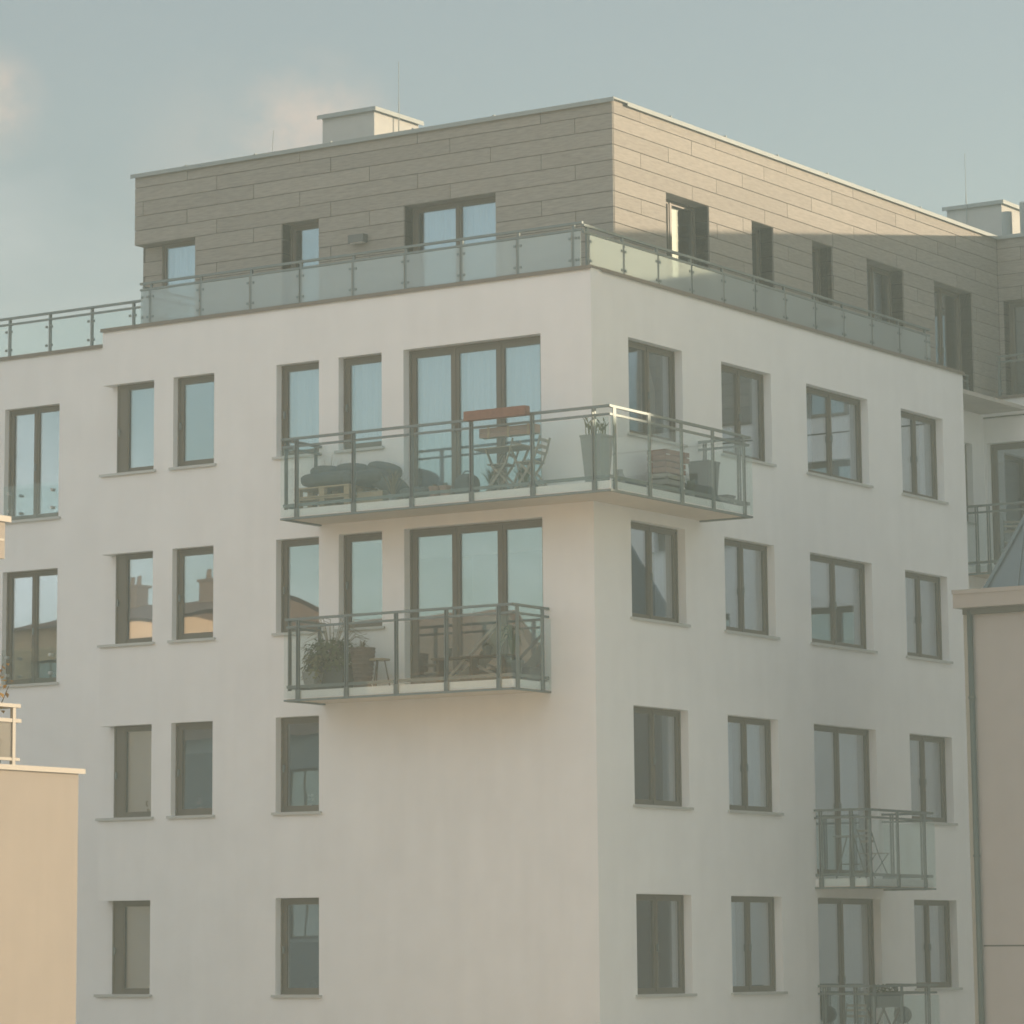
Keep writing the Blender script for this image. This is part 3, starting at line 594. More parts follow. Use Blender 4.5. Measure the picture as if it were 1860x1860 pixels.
up = lbo('upper_balcony', MB().box(-4.2, -2.0, -20, -11.83, 4.36, 4.86), 'cream'); lbo('coping', MB().box(-4.2, -1.95, -20, -11.76, 4.86, 4.94), 'creammetal', up)
lbo('ledge', MB().box(-2.0, -1.985, -20, -11.86, 4.60, 4.63), 'creammetal', up)
# autumn shrub in its planter on that terrace
t = root('potted_shrub', 'shrub with yellow autumn leaves behind the cream terrace railing', 'plant', (-2.35, -11.78, 1.6))
m = MB(t.location); m.frustum((-2.35, -11.78, 1.601), .3, .36, .35); obj('planter', m, 'pot', t)
m = MB(t.location); b = MB(t.location)
for i in range(9):
    a = Vector((-2.35, -11.78, 1.9)); e = a+Vector((random.uniform(-.25, .3), random.uniform(-.4, .5), random.uniform(.6, 1.15))); b.tube(a, e, .012, .005, 5)
    for k in range(26):
        q = a.lerp(e, random.uniform(.45, 1.05))+Vector([random.uniform(-.07, .07) for _ in range(3)]); m.leaf(q, (random.uniform(-1, 1), random.uniform(-1, 1), random.uniform(-.6, .5)), .09, .06, .2)
obj('leaves', m, 'autumn', t)['kind'] = 'stuff'; obj('stem', b, 'bark', t)

# neighbour house at the right edge: mansard roof, gutter, downpipe
NB = root('mansard_house', 'grey pink rendered house at the right edge with a grey mansard roof', 'house', (6, 6, G))
def nb(name, m, material, par=None): m.o = Vector((6, 6, G)); return obj(name, m, material, par or NB)
X0 = 3.53
nb('wall', MB().box(X0, 7.6, 6.0, 10, G, 4.60), 'mauve')
nb('corner_trim', MB().box(X0-.025, X0+.045, 5.975, 6.05, G, 4.60), 'creammetal')
nb('joint', MB().box(X0+.16, 7.6, 5.992, 6.0, -.856, -.83), 'joint')
nb('joint', MB().box(X0+.16, 7.6, 5.992, 6.0, -5.2, -5.17), 'joint')
g = nb('gutter_box', MB().box(X0-.08, 7.7, 5.72, 6.1, 4.70, 4.985), 'mauvemetal')
nb('gutter_lip', MB().box(X0-.09, 7.71, 5.70, 5.72, 4.93, 5.0).box(X0-.09, X0-.08, 5.70, 10, 4.93, 5.0), 'mauvemetal', g)
nb('eaves_board', MB().box(X0, 7.6, 5.9, 6.1, 4.60, 4.70), 'joint')
dp = nb('downpipe', MB().tube((X0+.115, 5.93, G), (X0+.115, 5.93, 4.66), .048, seg=12), 'pipe'); dp.data.polygons.foreach_set('use_smooth', [True]*len(dp.data.polygons))
for z in (3.2, .6, -2.2, -5): nb('pipe_bracket', MB().tube((X0+.115, 5.93, z), (X0+.115, 5.93, z+.04), .06, seg=12).box(X0+.10, X0+.13, 5.96, 6.0, z, z+.03), 'pipe', dp)
m = MB(); zt, zb = 7.6, 4.99; s_ = .49
A = [(X0+.33, 6.05, zb), (7.5, 6.05, zb), (7.5, 10, zb), (X0+.33, 10, zb)]; Bp = [(X0+.33+s_*(zt-zb), 6.9, zt), (7.5-s_*(zt-zb), 6.9, zt), (7.5-s_*(zt-zb), 9.2, zt), (X0+.33+s_*(zt-zb), 9.2, zt)]
for i in range(4): j = (i+1) % 4; m.quad(A[i], A[j], Bp[j], Bp[i])
m.quad(*Bp); rf = nb('mansard_roof', m, 'roofgrey')
nb('hip_capping', MB().beam(Vector(A[0])+Vector((0, 0, .02)), Vector(Bp[0])+Vector((0, 0, .02)), .14, .05), 'roofgrey', rf)
for k in range(1, 9):
    x = X0+.33+k*.62
    if x < 7.3: nb('roof_seam', MB().beam((x, 6.04, zb+.01), (min(max(x, X0+.33+s_*(zt-zb)), 7.5-s_*(zt-zb)), 6.88, zt) if X0+.33+s_*(zt-zb) < x < 7.5-s_*(zt-zb) else (x, 6.04+.85*min(1, (x-X0-.33)/(s_*(zt-zb))), zb+(zt-zb)*min(1, (x-X0-.33)/(s_*(zt-zb)))), .03, .05), 'roofgrey', rf)

# ================================================================= THINGS ON THE BALCONIES
F1, F2, F3, F4 = 6.336, 3.336, .316, -2.684
# --- corner balcony
t = root('pallet_sofa', 'low sofa made of wooden pallets under dark grey cushions at the left balcony end', 'sofa', (-4.2, -.5, F1))
for lvl in range(2):
    z = F1+.002+lvl*.185
    for y in (-.86, -.5, -.14): obj('pallet_runner', MB(t.location).box(-5.28, -4.15, y-.045, y+.045, z, z+.025), 'wood', t)
    for x in (-5.22, -4.72, -4.21):
        for y in (-.86, -.5, -.14): obj('pallet_block', MB(t.location).box(x-.055, x+.055, y-.045, y+.045, z+.027, z+.145), 'wood', t)
    obj('pallet_deck', MB(t.location).box(-5.28, -4.15, -.92, -.1, z+.147, z+.172), 'wood', t)
def cushion(loc, r, label=None, par=None, rz=0, sq=.55, mt='darkfab', name='cushion'):
    m = MB(); m.blob((0, 0, 0), *r, seg=24, rings=14, jit=.012, sq=sq); m.sm = True; o = obj(name, m, mt, par, loc, rz)
    if label: tag(o, label, 'cushion')
    return o
for x, w, z in ((-4.72, .56, .50), (-4.0, .40, .47)): cushion((x+4.2, 0, z), (w, .42, .12), par=t)
for x, tl, z in ((-5.02, .12, .66), (-4.50, .10, .66), (-3.85, .25, .62)):
    c = cushion((x+4.2, .18, z), (.34, .13, .13), par=t, sq=.75); c.rotation_euler = (.2, tl, 0)
c = cushion((-3.72, -.45, F1+.40), (.42, .30, .15), 'dark grey cushion sagging off the right end of the pallet sofa', rz=.1, sq=.8); c.rotation_euler = (0, .5, 0)
t = root('side_crate', 'low wooden crate beside the pallet sofa, half hidden by dry grass', 'crate', (-3.75, -.5, F1))
obj('crate_body', MB(t.location).box(-4.05, -3.55, -.8, -.2, F1+.002, F1+.22), 'palewood', t)
for k in range(2): obj('slat', MB(t.location).box(-4.05, -3.55, -.822, -.802, F1+.02+k*.1, F1+.105+k*.1), 'wood', t)
def grass(loc, label, n, h, spread, material='dry', pot=None, lw_=.012, cat='plant', name='dry_grass'):
    t = root(name, label, cat, loc); m = MB(loc)
    b = Vector(loc)
    if pot: mb = MB(loc); mb.lathe((b.x, b.y, b.z+.002), [(pot*.75, 0), (pot, pot*1.5), (pot*1.06, pot*1.5), (pot*1.06, pot*1.7), (pot*.9, pot*1.7)], 14); mb.sm = False; obj('pot', mb, 'pot' if pot < .14 else 'darkpot', t); b = b+Vector((0, 0, pot*1.6))
    for i in range(n):
        a = random.uniform(0, 6.28); r = random.uniform(0, 1); d = Vector((math.cos(a)*r*spread, math.sin(a)*r*spread, 1))
        L_ = h*random.uniform(.6, 1.1); p = b+Vector((math.cos(a), math.sin(a), 0))*.03*r; mid = p+d.normalized()*L_*.6; e = mid+(d+Vector((math.cos(a), math.sin(a), 0))*.8*spread).normalized()*L_*.4
        s_ = d.cross(Vector((0, 0, 1))); s_ = (s_.normalized() if s_.length > .01 else Vector((1, 0, 0)))*lw_/2
        n0 = len(m.v); m.v += [tuple(p-s_), tuple(p+s_), tuple(mid-s_), tuple(mid+s_), tuple(e)]; m.f += [(n0, n0+1, n0+3, n0+2), (n0+2, n0+3, n0+4)]
    o = obj('blades', m, material, t); o['kind'] = 'stuff'; return t
grass((-3.42, -.70, F1+.0), 'spray of dry grass in a pot at the right end of the pallet sofa', 90, .50, .7, pot=.08)
grass((-5.0, -.30, F1+.0), 'thin bare stems behind the sofa in the left corner of the long balcony', 16, 1.0, .35, lw_=.012, name='bare_stems', pot=.08)
cushion((-2.98, -.72, F1+.13), (.24, .2, .10), 'small dark cushion on the floor left of the two little pots', sq=.8)
for x, lab in ((-2.58, 'left one of the two little pots on the long balcony'), (-2.37, 'right one of the two little pots on the long balcony')):
    t = root('flower_pot', lab, 'pot', (x, -.72, F1), 'little pots on the long balcony')
    mb = MB(t.location); mb.lathe((x, -.72, F1+.002), [(.07, 0), (.095, .17), (.105, .17), (.105, .20), (.08, .20), (.075, .15)], 16); obj('pot', mb, 'terracotta', t)
    mb = MB(t.location)
    for k in range(26): a = random.uniform(0, 6.28); mb.leaf((x, -.72, F1+.18), (math.cos(a), math.sin(a), random.uniform(.2, 1.6)), random.uniform(.06, .13), .03)
    obj('leaves', mb, 'dry', t)['kind'] = 'stuff'
# rounded bag
t = root('backpack', 'dark rounded bag standing on the long balcony left of the chairs', 'bag', (-2.06, -.55, F1))
mb = MB(t.location); mb.blob((-2.06, -.55, F1+.19), .22, .15, .20, 16, 12, .02, .8); mb.sm = True; obj('body', mb, 'darkfab', t)
mb = MB(t.location); pts = [(-2.26+.40*i/10, -.55, F1+.22+.22*math.sin(math.pi*i/10)) for i in range(11)]
for i in range(10): mb.tube(pts[i], pts[i+1], .012)
obj('strap', mb, 'darkfab', t)
grass((-1.62, -.45, F1), 'green tuft of grass left of the folding chairs', 110, .40, .9, 'leaf', pot=.08, lw_=.014, name='potted_grass')
grass((-1.05, -.42, F1), 'green tuft of grass between the two folding chairs', 110, .42, .9, 'leaf', pot=.08, lw_=.014, name='potted_grass')
def folding_chair(loc, label, rz=0, group='wooden folding chairs on the long balcony', mt='palewood'):
    t = root('folding_chair', label, 'chair', loc, group, rz)
    for y in (-.19, .19):
        pts = [(-.24, y, 0), (-.05, y, .26), (.10, y, .48), (.17, y, .66), (.22, y, .86)]
        mb = MB()
        for i in range(4): mb.beam(pts[i], pts[i+1], .022, .034)
        obj('back_leg', mb, mt, t)
        mb = MB()
        pts = [(.22, y*.85, 0), (.08, y*.85, .20), (-.16, y*.85, .44)]
        for i in range(2): mb.beam(pts[i], pts[i+1], .022, .034)
        obj('front_leg', mb, mt, t)
    for k in range(5): x = -.20+k*.075; obj('seat_slat', MB().box(x-.028, x+.028, -.19, .19, .445, .462), mt, t)
    for z, x in ((.60, .145), (.70, .175), (.80, .20)): obj('back_slat', MB().box(x-.008, x+.008, -.18, .18, z-.025, z+.025), mt, t)
    for x in (-.22, .20): obj('stretcher', MB().box(x-.01, x+.01, -.17, .17, .05, .08), mt, t)
    return t
folding_chair((-1.27, -.66, F1+.002), 'left wooden folding chair under the red brown planter box', .25)
folding_chair((-.72, -.66, F1+.002), 'right wooden folding chair beside the bare glass panel', .15)
t = root('folding_table', 'small folding table between the chairs behind the rail planter', 'table', (-.85, -.35, F1))
for k in range(5): obj('slat', MB(t.location).box(-1.78, -.80, -.84+k*.11, -.74+k*.11, F1+.72, F1+.74), 'palewood', t)
for x in (-1.52, -1.05): obj('leg', MB(t.location).beam((x, -.80, F1+.002), (x+.04, -.34, F1+.718), .025, .035).beam((x+.04, -.34, F1+.002), (x, -.80, F1+.718), .025, .035), 'palewood', t)
# planters on the rail
t = root('rail_planter', 'long red brown wooden planter box hooked over the outside of the handrail', 'planter', (-1.06, -1.16, 7.40))
obj('front_board', MB(t.location).box(-1.66, -.48, -1.235, -1.22, 7.475, 7.625), 'redwood', t); obj('back_board', MB(t.location).box(-1.66, -.48, -1.112, -1.10, 7.475, 7.625), 'redwood', t)
for x in (-1.66, -.495): obj('end_board', MB(t.location).box(x, x+.015, -1.22, -1.112, 7.475, 7.625), 'redwood', t)
obj('bottom_board', MB(t.location).box(-1.64, -.50, -1.219, -1.113, 7.477, 7.49), 'redwood', t)
for x in (-1.4, -.75): obj('hook', MB(t.location).box(x-.012, x+.012, -1.20, -1.02, 7.627, 7.637).box(x-.012, x+.012, -1.022, -1.014, 7.50, 7.637), 'rail', t)
t = root('rail_planter', 'reddish slatted planter box hanging behind the glass below the handrail', 'planter', (-1.03, -.9, 7.1))
for k in range(2): obj('front_board', MB(t.location).box(-1.56, -.50, -.935, -.92, 7.22+k*.078, 7.29+k*.078), 'terracotta', t)
obj('back_board', MB(t.location).box(-1.56, -.50, -.775, -.76, 7.22, 7.37), 'terracotta', t); obj('bottom_board', MB(t.location).box(-1.55, -.51, -.919, -.776, 7.22, 7.235), 'palewood', t)
for x in (-1.38, -1.0, -.62): obj('strap', MB(t.location).box(x-.018, x+.018, -.945, -.936, 7.20, 7.40).box(x-.018, x+.018, -.945, -.936, 7.38, 7.40), 'wood', t)
for x in (-1.56, -.515): obj('end_board', MB(t.location).box(x, x+.015, -.919, -.776, 7.236, 7.37), 'terracotta', t)
# tall planter with spiky plant at the corner
def planter(loc, w0, w1, h, label, mt, name='square_planter', rz=0):
    t = root(name, label, 'planter', loc, None, rz); mb = MB(); mb.frustum((0, 0, .002), w0, w1, h-.03).frustum((0, 0, h-.03), w1+.02, w1+.02, .03); obj('pot', mb, mt, t)
    obj('soil', MB().box(-w1/2+.02, w1/2-.02, -w1/2+.02, w1/2-.02, h, h+.004), 'bark', t); return t
t = planter((.50, -.68, F1), .27, .38, .78, 'tall tapered grey planter with pale shoots at the balcony corner', 'pot')
mb = MB()
for i in range(16):
    x, y = random.uniform(-.15, .15), random.uniform(-.15, .15); hh = random.uniform(.1, .26); mb.tube((x, y, .78), (x*1.1, y*1.1, .78+hh), .008, .005, 5)
    for k in range(6): a = random.uniform(0, 6.28); mb.leaf((x, y, .78+hh*random.uniform(.3, 1)), (math.cos(a), math.sin(a), 1.2), random.uniform(.08, .14), .03, .05)
obj('leaves', mb, 'paleleaf', t)['kind'] = 'stuff'
t = root('glass_vase', 'small pale vase on the floor right of the tall planter', 'vase', (.62, -.20, F1)); mb = MB(t.location); mb.lathe((.62, -.20, F1+.002), [(.05, 0), (.085, .05), (.09, .14), (.05, .24), (.055, .28)], 16); mb.sm = True; obj('body', mb, 'pot', t)
cushion((.45, .35, F1+.10), (.16, .44, .09), 'flat dark cushion lying between the tall planter and the crates', sq=.7)
def crate(loc, label, mt, w=.34, l=.68, h=.19, tilt=0):
    t = root('wooden_crate', label, 'crate', loc, 'wooden crates stacked on the long balcony', tilt)
    for s in (-1, 1):
        for k in range(2): obj('side_slat', MB().box(s*w/2-.008, s*w/2+.008, -l/2, l/2, .008+k*h*.5, .008+k*h*.5+h*.38), mt, t)
        for k in range(2): obj('end_slat', MB().box(-w/2+.01, w/2-.01, s*(l/2-.012)-.008, s*(l/2-.012)+.008, .008+k*h*.5, .008+k*h*.5+h*.38), mt, t)
    for a in (-1, 1):
        for b in (-1, 1): obj('corner_post', MB().box(a*(w/2-.03)-.014, a*(w/2-.03)+.014, b*(l/2-.04)-.014, b*(l/2-.04)+.014, .004, h-.01), mt, t)
    for k in range(3): obj('bottom_slat', MB().box(-w/2+.02+k*.11, -w/2+.10+k*.11, -l/2+.02, l/2-.02, .001, .009), mt, t)
    return t
crate((.45, 1.52, F1+.001), 'bottom crate of the stack on the balcony, pale grey wood', 'palewood', l=.62)
crate((.47, 1.50, F1+.201), 'second crate from below in the balcony stack, grey slats', 'palewood', l=.60, tilt=.06)
crate((.45, 1.54, F1+.401), 'second crate from the top of the stack, reddish brown', 'redwood', l=.62)
crate((.46, 1.58, F1+.601), 'topmost reddish brown crate of the stack by the second window', 'redwood', l=.70, tilt=-.05)
grass((.55, 2.10, F1), 'small leafy pot plant beside the crate stack', 50, .30, .9, 'leaf', pot=.08, lw_=.03, name='potted_plant')
t = planter((.52, 2.62, F1), .30, .38, .72, 'dark green square planter near the right balcony end', 'darkpot')
t = planter((.62, 3.10, F1), .20, .26, .20, 'low dark planter in the right balcony corner', 'darkpot')
# --- second balcony
t = root('potted_plant', 'bushy plant with hanging greenery in a dark trough at the left of the lower balcony', 'plant', (-4.78, -.55, F2))
mb = MB(t.location); mb.frustum((-4.78, -.55, F2+.002), .66, .74, .40, .30, .36); obj('pot', mb, 'darkpot', t)
mb = MB(t.location)
for i in range(900):
    a = random.uniform(0, 6.28); r = random.uniform(.1, .48); z = random.uniform(-.15, .40)
    mb.leaf((-4.78+math.cos(a)*r*.9, -.55+math.sin(a)*r*.7, F2+.48+z*(1-r*.5)), (math.cos(a), math.sin(a), random.uniform(-.9, .6)), random.uniform(.08, .17), .06, .3)
obj('leaves', mb, 'leaf', t)['kind'] = 'stuff'
mb = MB(t.location)
for i in range(26):
    a = random.uniform(0, 6.28); p = Vector((-4.78, -.55, F2+.5)); q = p+Vector((math.cos(a)*.35+.1, math.sin(a)*.25, random.uniform(.35, .72))); r_ = q+Vector((math.cos(a)*.25, math.sin(a)*.2, random.uniform(-.15, .1))); mb.tube(p, q, .007, .005, 4).tube(q, r_, .005, .003, 4)
obj('stem', mb, 'dry', t)['kind'] = 'stuff'
t = root('window_box_plant', 'trailing yellow green plant hanging in front of the dark pot', 'plant', (-4.93, -.88, F2+.1))
mb = MB(t.location); mb.frustum((-4.93, -.86, F2+.102), .2, .26, .2); obj('pot', mb, 'pot', t); mb = MB(t.location)
for i in range(220): a = random.uniform(0, 6.28); r = random.uniform(0, .17); mb.leaf((-4.93+math.cos(a)*r, -.87+math.sin(a)*r*.6, F2+.15+random.uniform(0, .45)), (math.cos(a), math.sin(a), -.5), .08, .05, .3)
obj('leaves', mb, 'paleleaf', t)['kind'] = 'stuff'
t = root('wicker_basket', 'tall dark wicker basket with dry twigs behind the lower balcony glass', 'basket', (-4.14, -.55, F2))
mb = MB(t.location); mb.lathe((-4.14, -.55, F2+.002), [(.13, 0), (.17, .35), (.20, .62), (.21, .68), (.18, .68)], 18); obj('body', mb, 'brick', t)
for k in range(9): mb = MB(t.location); rr = .132+.0075*k; mb.lathe((-4.14, -.55, F2+.04+k*.07), [(rr+.012, 0), (rr+.02, .018), (rr+.012, .036)], 18); obj('weave_ring', mb, 'brick', t)
mb = MB(t.location)
for i in range(60): a = random.uniform(0, 6.28); mb.leaf((-4.14, -.55, F2+.68), (math.cos(a), math.sin(a), random.uniform(.3, 2)), random.uniform(.08, .22), .02)
obj('twigs', mb, 'dry', t)['kind'] = 'stuff'
t = root('stool', 'small stool with a pale round seat on splayed legs on the lower balcony', 'stool', (-3.80, -.55, F2))
mb = MB(t.location); mb.lathe((-3.80, -.55, F2+.46), [(.17, 0), (.17, .025)], 18); obj('seat', mb, 'wood', t)
for a in (.5, 2.6, 4.7): obj('leg', MB(t.location).tube((-3.80+math.cos(a)*.08, -.55+math.sin(a)*.08, F2+.46), (-3.80+math.cos(a)*.17, -.55+math.sin(a)*.17, F2+.002), .011), 'bark', t)
t = root('deck_chair', 'folding deck chair leaning back with a pale slung seat on the lower balcony', 'chair', (-1.75, -.5, F2))
for y in (-.75, -.25):
    obj('side_rail', MB(t.location).beam((-2.35, y, F2+.06), (-1.35, y, F2+.92), .03, .045), 'palewood', t)
    obj('brace_leg', MB(t.location).beam((-1.25, y+.03, F2+.02), (-2.10, y+.03, F2+.42), .03, .04), 'palewood', t)
for (a, b) in (((-2.35, F2+.09), (0, 0)), ((-1.36, F2+.90), (0, 0)), ((-1.27, F2+.05), (0, 0))): obj('cross_bar', MB(t.location).beam((a[0], -.75, a[1]), (a[0], -.25, a[1]), .03, .03), 'palewood', t)
mb = MB(t.location); k = 14
for i in range(k+1): u_ = i/k; x = -2.32+.95*u_; z = F2+.10+.80*u_-.16*math.sin(math.pi*u_); mb.v += [(x, -.72, z), (x, -.28, z)]
for i in range(k): mb.f.append((2*i, 2*i+2, 2*i+3, 2*i+1))
mb.sm = True; obj('fabric', mb, 'drape', t)
t = root('low_table', 'low dark bench with pots standing along the lower balcony', 'bench', (-1.9, -.8, F2))
obj('top', MB(t.location).box(-2.55, -1.10, -.90, -.62, F2+.38, F2+.41), 'bark', t)
for x in (-2.45, -1.8, -1.2): obj('leg', MB(t.location).box(x-.025, x+.025, -.86, -.66, F2+.002, F2+.38), 'bark', t)
for x, w, dz in ((-2.85, .10, 0), (-2.3, .06, .41), (-1.55, .08, .41)):
    t = root('flower_pot', {-2.85: 'dark pot on the floor left of the low bench', -2.3: 'narrow dark pot standing at the left end of the low bench', -1.55: 'dark leafy pot standing at the right end of the low bench'}[x], 'pot', (x, -.76, F2+dz))
    mb = MB(t.location); mb.lathe((x, -.76, F2+dz+.002), [(w*.7, 0), (w, .12), (w*1.1, .12), (w*1.1, .15), (w*.8, .15)], 14); obj('pot', mb, 'darkpot', t)
    if x == -1.55:
        mb = MB(t.location)
        for i in range(50): a = random.uniform(0, 6.28); mb.leaf((x, -.76, F2+.56), (math.cos(a), math.sin(a), random.uniform(-.2, 1.2)), random.uniform(.06, .14), .03)
        obj('leaves', mb, 'leaf', t)['kind'] = 'stuff'
t = root('storage_box', 'long low dark storage box on the floor under the deck chair', 'box', (-2.2, -.25, F2))
obj('box_body', MB(t.location).box(-3.0, -1.0, -.38, -.08, F2+.002, F2+.20), 'darkpot', t); obj('lid', MB(t.location).box(-3.02, -.98, -.40, -.06, F2+.202, F2+.235), 'darkpot', t)
t = root('palm_plant', 'palm with long drooping leaves at the right end of the lower balcony', 'plant', (-1.16, -.62, F2))
mb = MB(t.location); mb.lathe((-1.16, -.62, F2+.002), [(.12, 0), (.17, .28), (.19, .28), (.19, .32), (.15, .32)], 16); obj('pot', mb, 'darkpot', t)
for i in range(18):
    a = i*2.4; hgt = random.uniform(.45, .8); sp = random.uniform(.12, .28); p = Vector((-1.16, -.62, F2+.3)); q = p+Vector((math.cos(a)*sp*.4, math.sin(a)*sp*.4, hgt*.8)); mb = MB(t.location)
    e = q+Vector((math.cos(a)*sp, math.sin(a)*sp, random.uniform(-.28, .05))); mid = (q+e)/2+Vector((0, 0, .08))
    s_ = Vector((-math.sin(a), math.cos(a), 0))*.022
    mb.v += [tuple(p-s_*.3), tuple(p+s_*.3), tuple(q-s_), tuple(q+s_), tuple(mid-s_*.9), tuple(mid+s_*.9), tuple(e)]; mb.f += [(0, 1, 3, 2), (2, 3, 5, 4), (4, 5, 6)]
    obj('leaf', mb, 'leaf', t)
# --- right facade balconies
def bistro(loc, label, glab, h=.72, w=.3):
    t = root('bistro_table', label, 'table', loc, glab); mb = MB(); mb.lathe((0, 0, h), [(w, 0), (w, .02)], 20); obj('table_top', mb, 'pot', t)
    for a in (.4, 1.97, 3.54, 5.11): obj('leg', MB().tube((math.cos(a)*.06, math.sin(a)*.06, h), (math.cos(a)*.26, math.sin(a)*.26, .002), .011), 'rail', t)
    mb = MB()
    for i in range(10): mb.tube((.16*math.cos(i*.628), .16*math.sin(i*.628), h*.35), (.16*math.cos((i+1)*.628), .16*math.sin((i+1)*.628), h*.35), .008, seg=5)
    obj('ring', mb, 'rail', t); return t
bistro((.45, 7.55, F3), 'small round table behind the glass of the upper right balcony', None)
def metal_chair(loc, label, rz):
    t = root('metal_chair', label, 'chair', loc, None, rz)
    for y in (-.18, .18):
        obj('back_leg', MB().tube((.2, y, 0.002), (-.05, y, .45), .011).tube((-.05, y, .45), (-.22, y, .88), .011), 'rail', t); obj('front_leg', MB().tube((-.22, y*.9, 0.002), (.2, y*.9, .45), .011), 'rail', t)
    for k in range(5): obj('seat_slat', MB().box(-.17+k*.08, -.11+k*.08, -.18, .18, .445, .458), 'palewood', t)
    for z, x in ((.66, -.135), (.76, -.175), (.84, -.205)): obj('back_slat', MB().box(x-.006, x+.006, -.18, .18, z-.02, z+.02), 'palewood', t)
    return t
metal_chair((.5, 8.3, F3), 'slatted metal chair behind the upper right balcony glass', 1.2)
metal_chair((.45, 7.55, F4), 'slatted metal chair on the lowest right balcony', -1.3)
t = root('plant_stand', 'dark plant trough on a folding stand on the lowest right balcony', 'planter', (.55, 8.45, F4))
obj('trough', MB(t.location).frustum((.55, 8.45, F4+.80), .26, .30, .24, .85, .95), 'darkpot', t)
for y in (8.15, 8.75): obj('leg', MB(t.location).beam((.40, y-.15, F4+.002), (.66, y+.1, F4+.80), .025, .03).beam((.66, y+.15, F4+.002), (.42, y-.1, F4+.80), .025, .03), 'bark', t)
mb = MB(t.location)
for i in range(300): a = random.uniform(0, 6.28); mb.leaf((.55+random.uniform(-.12, .12), 8.45+random.uniform(-.42, .42), F4+1.02+random.uniform(0, .16)), (math.cos(a), math.sin(a), random.uniform(-.3, 1)), random.uniform(.05, .12), .035)
obj('leaves', mb, 'leaf', t)['kind'] = 'stuff'
t = root('small_grill', 'small dark kettle shape beside the plant stand on the lowest right balcony', 'grill', (.55, 9.15, F4)); mb = MB(t.location); mb.blob((.55, 9.15, F4+.66), .16, .16, .15, 16, 10, 0, 1); mb.sm = True; obj('bowl', mb, 'darkpot', t)
for a in (.3, 2.4, 4.5): obj('leg', MB(t.location).tube((.55+.08*math.cos(a), 9.15+.08*math.sin(a), F4+.55), (.55+.17*math.cos(a), 9.15+.17*math.sin(a), F4+.002), .01), 'rail', t)
metal_chair((-.1, 15.65, 6.486), 'slatted chair on the shaded balcony of the rear wing', 2.0)

# ---- little things on window sills indoors
def sillthing(fn, name, x, z, y, label, cat, mt):
    t = root(name, label, cat, (x, y, z)); mb = MB(t.location); fn(mb, x, y, z); mb.sm = True; obj('body', mb, mt, t)
def fl(mb, x, y, z):
    mb.lathe((x, y, z), [(.035, 0), (.045, .08), (.03, .1)], 10)
    for k in range(8): a = random.uniform(0, 6.28); mb.blob((x+math.cos(a)*.05, y+math.sin(a)*.04, z+.14+random.uniform(0, .1)), .025, .02, .02, 7, 5)
sillthing(fl, 'orchid', -9.32, 7.47, .33, 'white orchid inside the topmost left corner window', 'flower', 'white')
sillthing(fl, 'orchid', -9.32, 1.47, .33, 'small flower inside the third left corner window from the top', 'flower', 'leaf')
sillthing(fl, 'orchid', -8.2, 1.47, .33, 'small pink flower inside the window right of the third corner window', 'flower', 'terracotta')
sillthing(fl, 'orchid', -5.9, 1.47, .36, 'small white flower inside the dark window under the lower balcony', 'flower', 'white')
def tap(mb, x, y, z):
    p = [(x-.09, y, z), (x-.09, y, z+.06), (x-.05, y, z+.15), (x+.02, y, z+.17), (x+.08, y, z+.10), (x+.14, y, z+.04)]
    for i in range(5): mb.tube(p[i], p[i+1], .014, seg=8)
    mb.blob((x-.09, y, z+.05), .03, .03, .04, 8, 6)
sillthing(tap, 'kitchen_tap', -5.82, -1.52, .36, 'curved tap shining inside the lowest window under the blank wall', 'tap', 'brass')

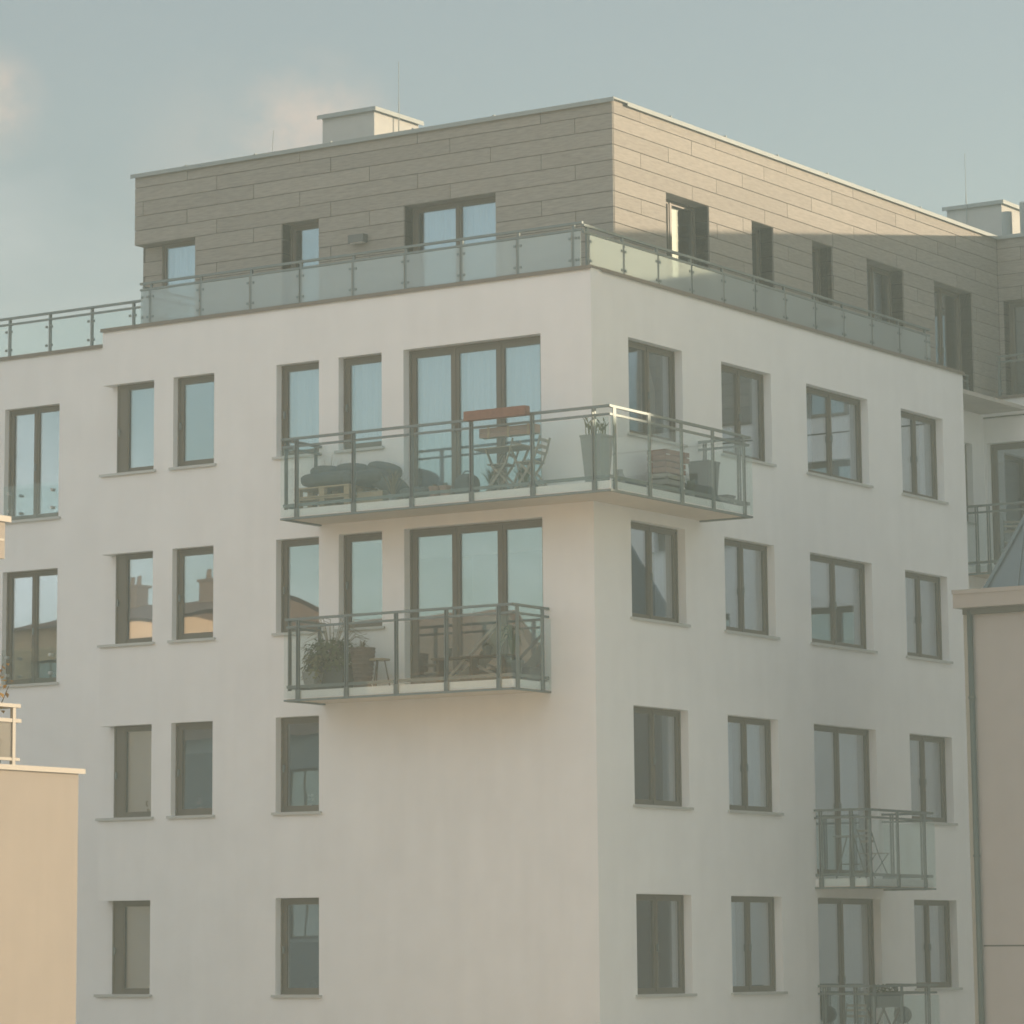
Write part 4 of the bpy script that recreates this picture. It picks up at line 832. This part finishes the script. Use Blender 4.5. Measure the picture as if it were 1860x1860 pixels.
# ================================================================= ACROSS THE COURT (mirrored in the window panes; the last one unseen, added for bounce light)
def house(x0, x1, y0, y1, zt, wallm, label, roof='gable', floors=4, gap=2.6, zroof=2.4, rm='tile', ch=True):
    t = root('town_house', label, 'house', ((x0+x1)/2, (y0+y1)/2, G)); o = t.location
    n = int((x1-x0-1)/gap); m = MB(o); ops = []
    for f_ in range(floors):
        zz = zt-1.0-f_*3.1
        for k in range(n): xx = x0+1+k*gap; ops.append((xx, xx+1.1, zz-1.6, zz))
    As = sorted({x0, x1} | {v for q in ops for v in q[:2]}); Zs = sorted({G, zt} | {v for q in ops for v in q[2:]})
    for i in range(len(As)-1):
        for j in range(len(Zs)-1):
            ca, cz = (As[i]+As[i+1])/2, (Zs[j]+Zs[j+1])/2
            if any(q[0] < ca < q[1] and q[2] < cz < q[3] for q in ops): continue
            m.quad((As[i+1], y1, Zs[j]), (As[i], y1, Zs[j]), (As[i], y1, Zs[j+1]), (As[i+1], y1, Zs[j+1]))
    m.quad((x1, y0, G), (x1, y1, G), (x1, y1, zt), (x1, y0, zt)); m.quad((x0, y1, G), (x0, y0, G), (x0, y0, zt), (x0, y1, zt)); m.quad((x0, y0, G), (x1, y0, G), (x1, y0, zt), (x0, y0, zt))
    obj('wall', m, wallm, t)
    for q in ops: w_ = obj('window', MB(o).box(q[0], q[1], y1-.22, y1-.14, q[2], q[3]), 'frame', t); obj('pane', MB().box(-.0, .0, 0, 0, 0, 0) if False else MB(o).box(q[0]+.08, q[0]+.51, y1-.138, y1-.13, q[2]+.08, q[3]-.08).box(q[0]+.59, q[1]-.08, y1-.138, y1-.13, q[2]+.08, q[3]-.08), 'pane', w_)
    m = MB(o); ym = (y0+y1)/2; e = .35
    m.quad((x1+e, y1+e, zt-.05), (x0-e, y1+e, zt-.05), (x0-e, ym, zt+zroof), (x1+e, ym, zt+zroof)); m.quad((x0-e, y0-e, zt-.05), (x1+e, y0-e, zt-.05), (x1+e, ym, zt+zroof), (x0-e, ym, zt+zroof))
    m.quad((x1, y0, zt), (x1, y1, zt), (x1, ym, zt+zroof)); m.quad((x0, y1, zt), (x0, y0, zt), (x0, ym, zt+zroof))
    r_ = obj('roof', m, rm, t)
    for cx in ((x0+(x1-x0)*.25, x0+(x1-x0)*.7) if ch else ()): c_ = obj('chimney', MB(o).box(cx-.32, cx+.32, ym+.3, ym+.9, zt+zroof-1.2, zt+zroof+.45).box(cx-.38, cx+.38, ym+.24, ym+.96, zt+zroof+.45, zt+zroof+.53).tube((cx-.15, ym+.6, zt+zroof+.53), (cx-.15, ym+.6, zt+zroof+.85), .09, .08, 10).tube((cx+.15, ym+.6, zt+zroof+.53), (cx+.15, ym+.6, zt+zroof+.85), .09, .08, 10), 'brick', r_)
    return t
house(-62, -41.8, -42, -32, 6.6, 'slate', 'blue grey house with two chimneys mirrored in the far left windows')
house(-41.2, -34.4, -42, -32, 8.7, 'peach', 'tall peach house with a shallow roof mirrored in the corner windows', zroof=1.0)
house(-34.0, -26.4, -42, -32, 5.2, 'slate', 'house with a steep brown tiled roof mirrored in the middle windows', zroof=3.6, ch=False)
house(-25.8, -11, -42, -32, 6.4, 'peach', 'long peach house mirrored in the balcony doors', zroof=.5, rm='redtile', ch=False)
house(-9, 8.2, -38, -25, 7.5, 'peach', 'broad peach house with an orange tiled roof added unseen across the court to bounce warm sun at the balconies', floors=4, zroof=3.0, rm='redtile', gap=4.2)  # out of view; sized and coloured to throw warm sunlight onto the left wall
#@@END@@
hz = bpy.data.materials.new('haze_air'); hz.use_nodes = True; ht = hz.node_tree; ht.nodes.clear()
ho = ht.nodes.new('ShaderNodeOutputMaterial'); hv = ht.nodes.new('ShaderNodeVolumePrincipled'); hv.inputs['Color'].default_value = (.70, .87, .86, 1); hv.inputs['Density'].default_value = .0028
hv.inputs['Anisotropy'].default_value = .2; ht.links.new(hv.outputs[0], ho.inputs['Volume'])
tag(obj('haze', MB().box(-155, 155, -155, 155, G-1.5, 18), hz), kind='stuff')
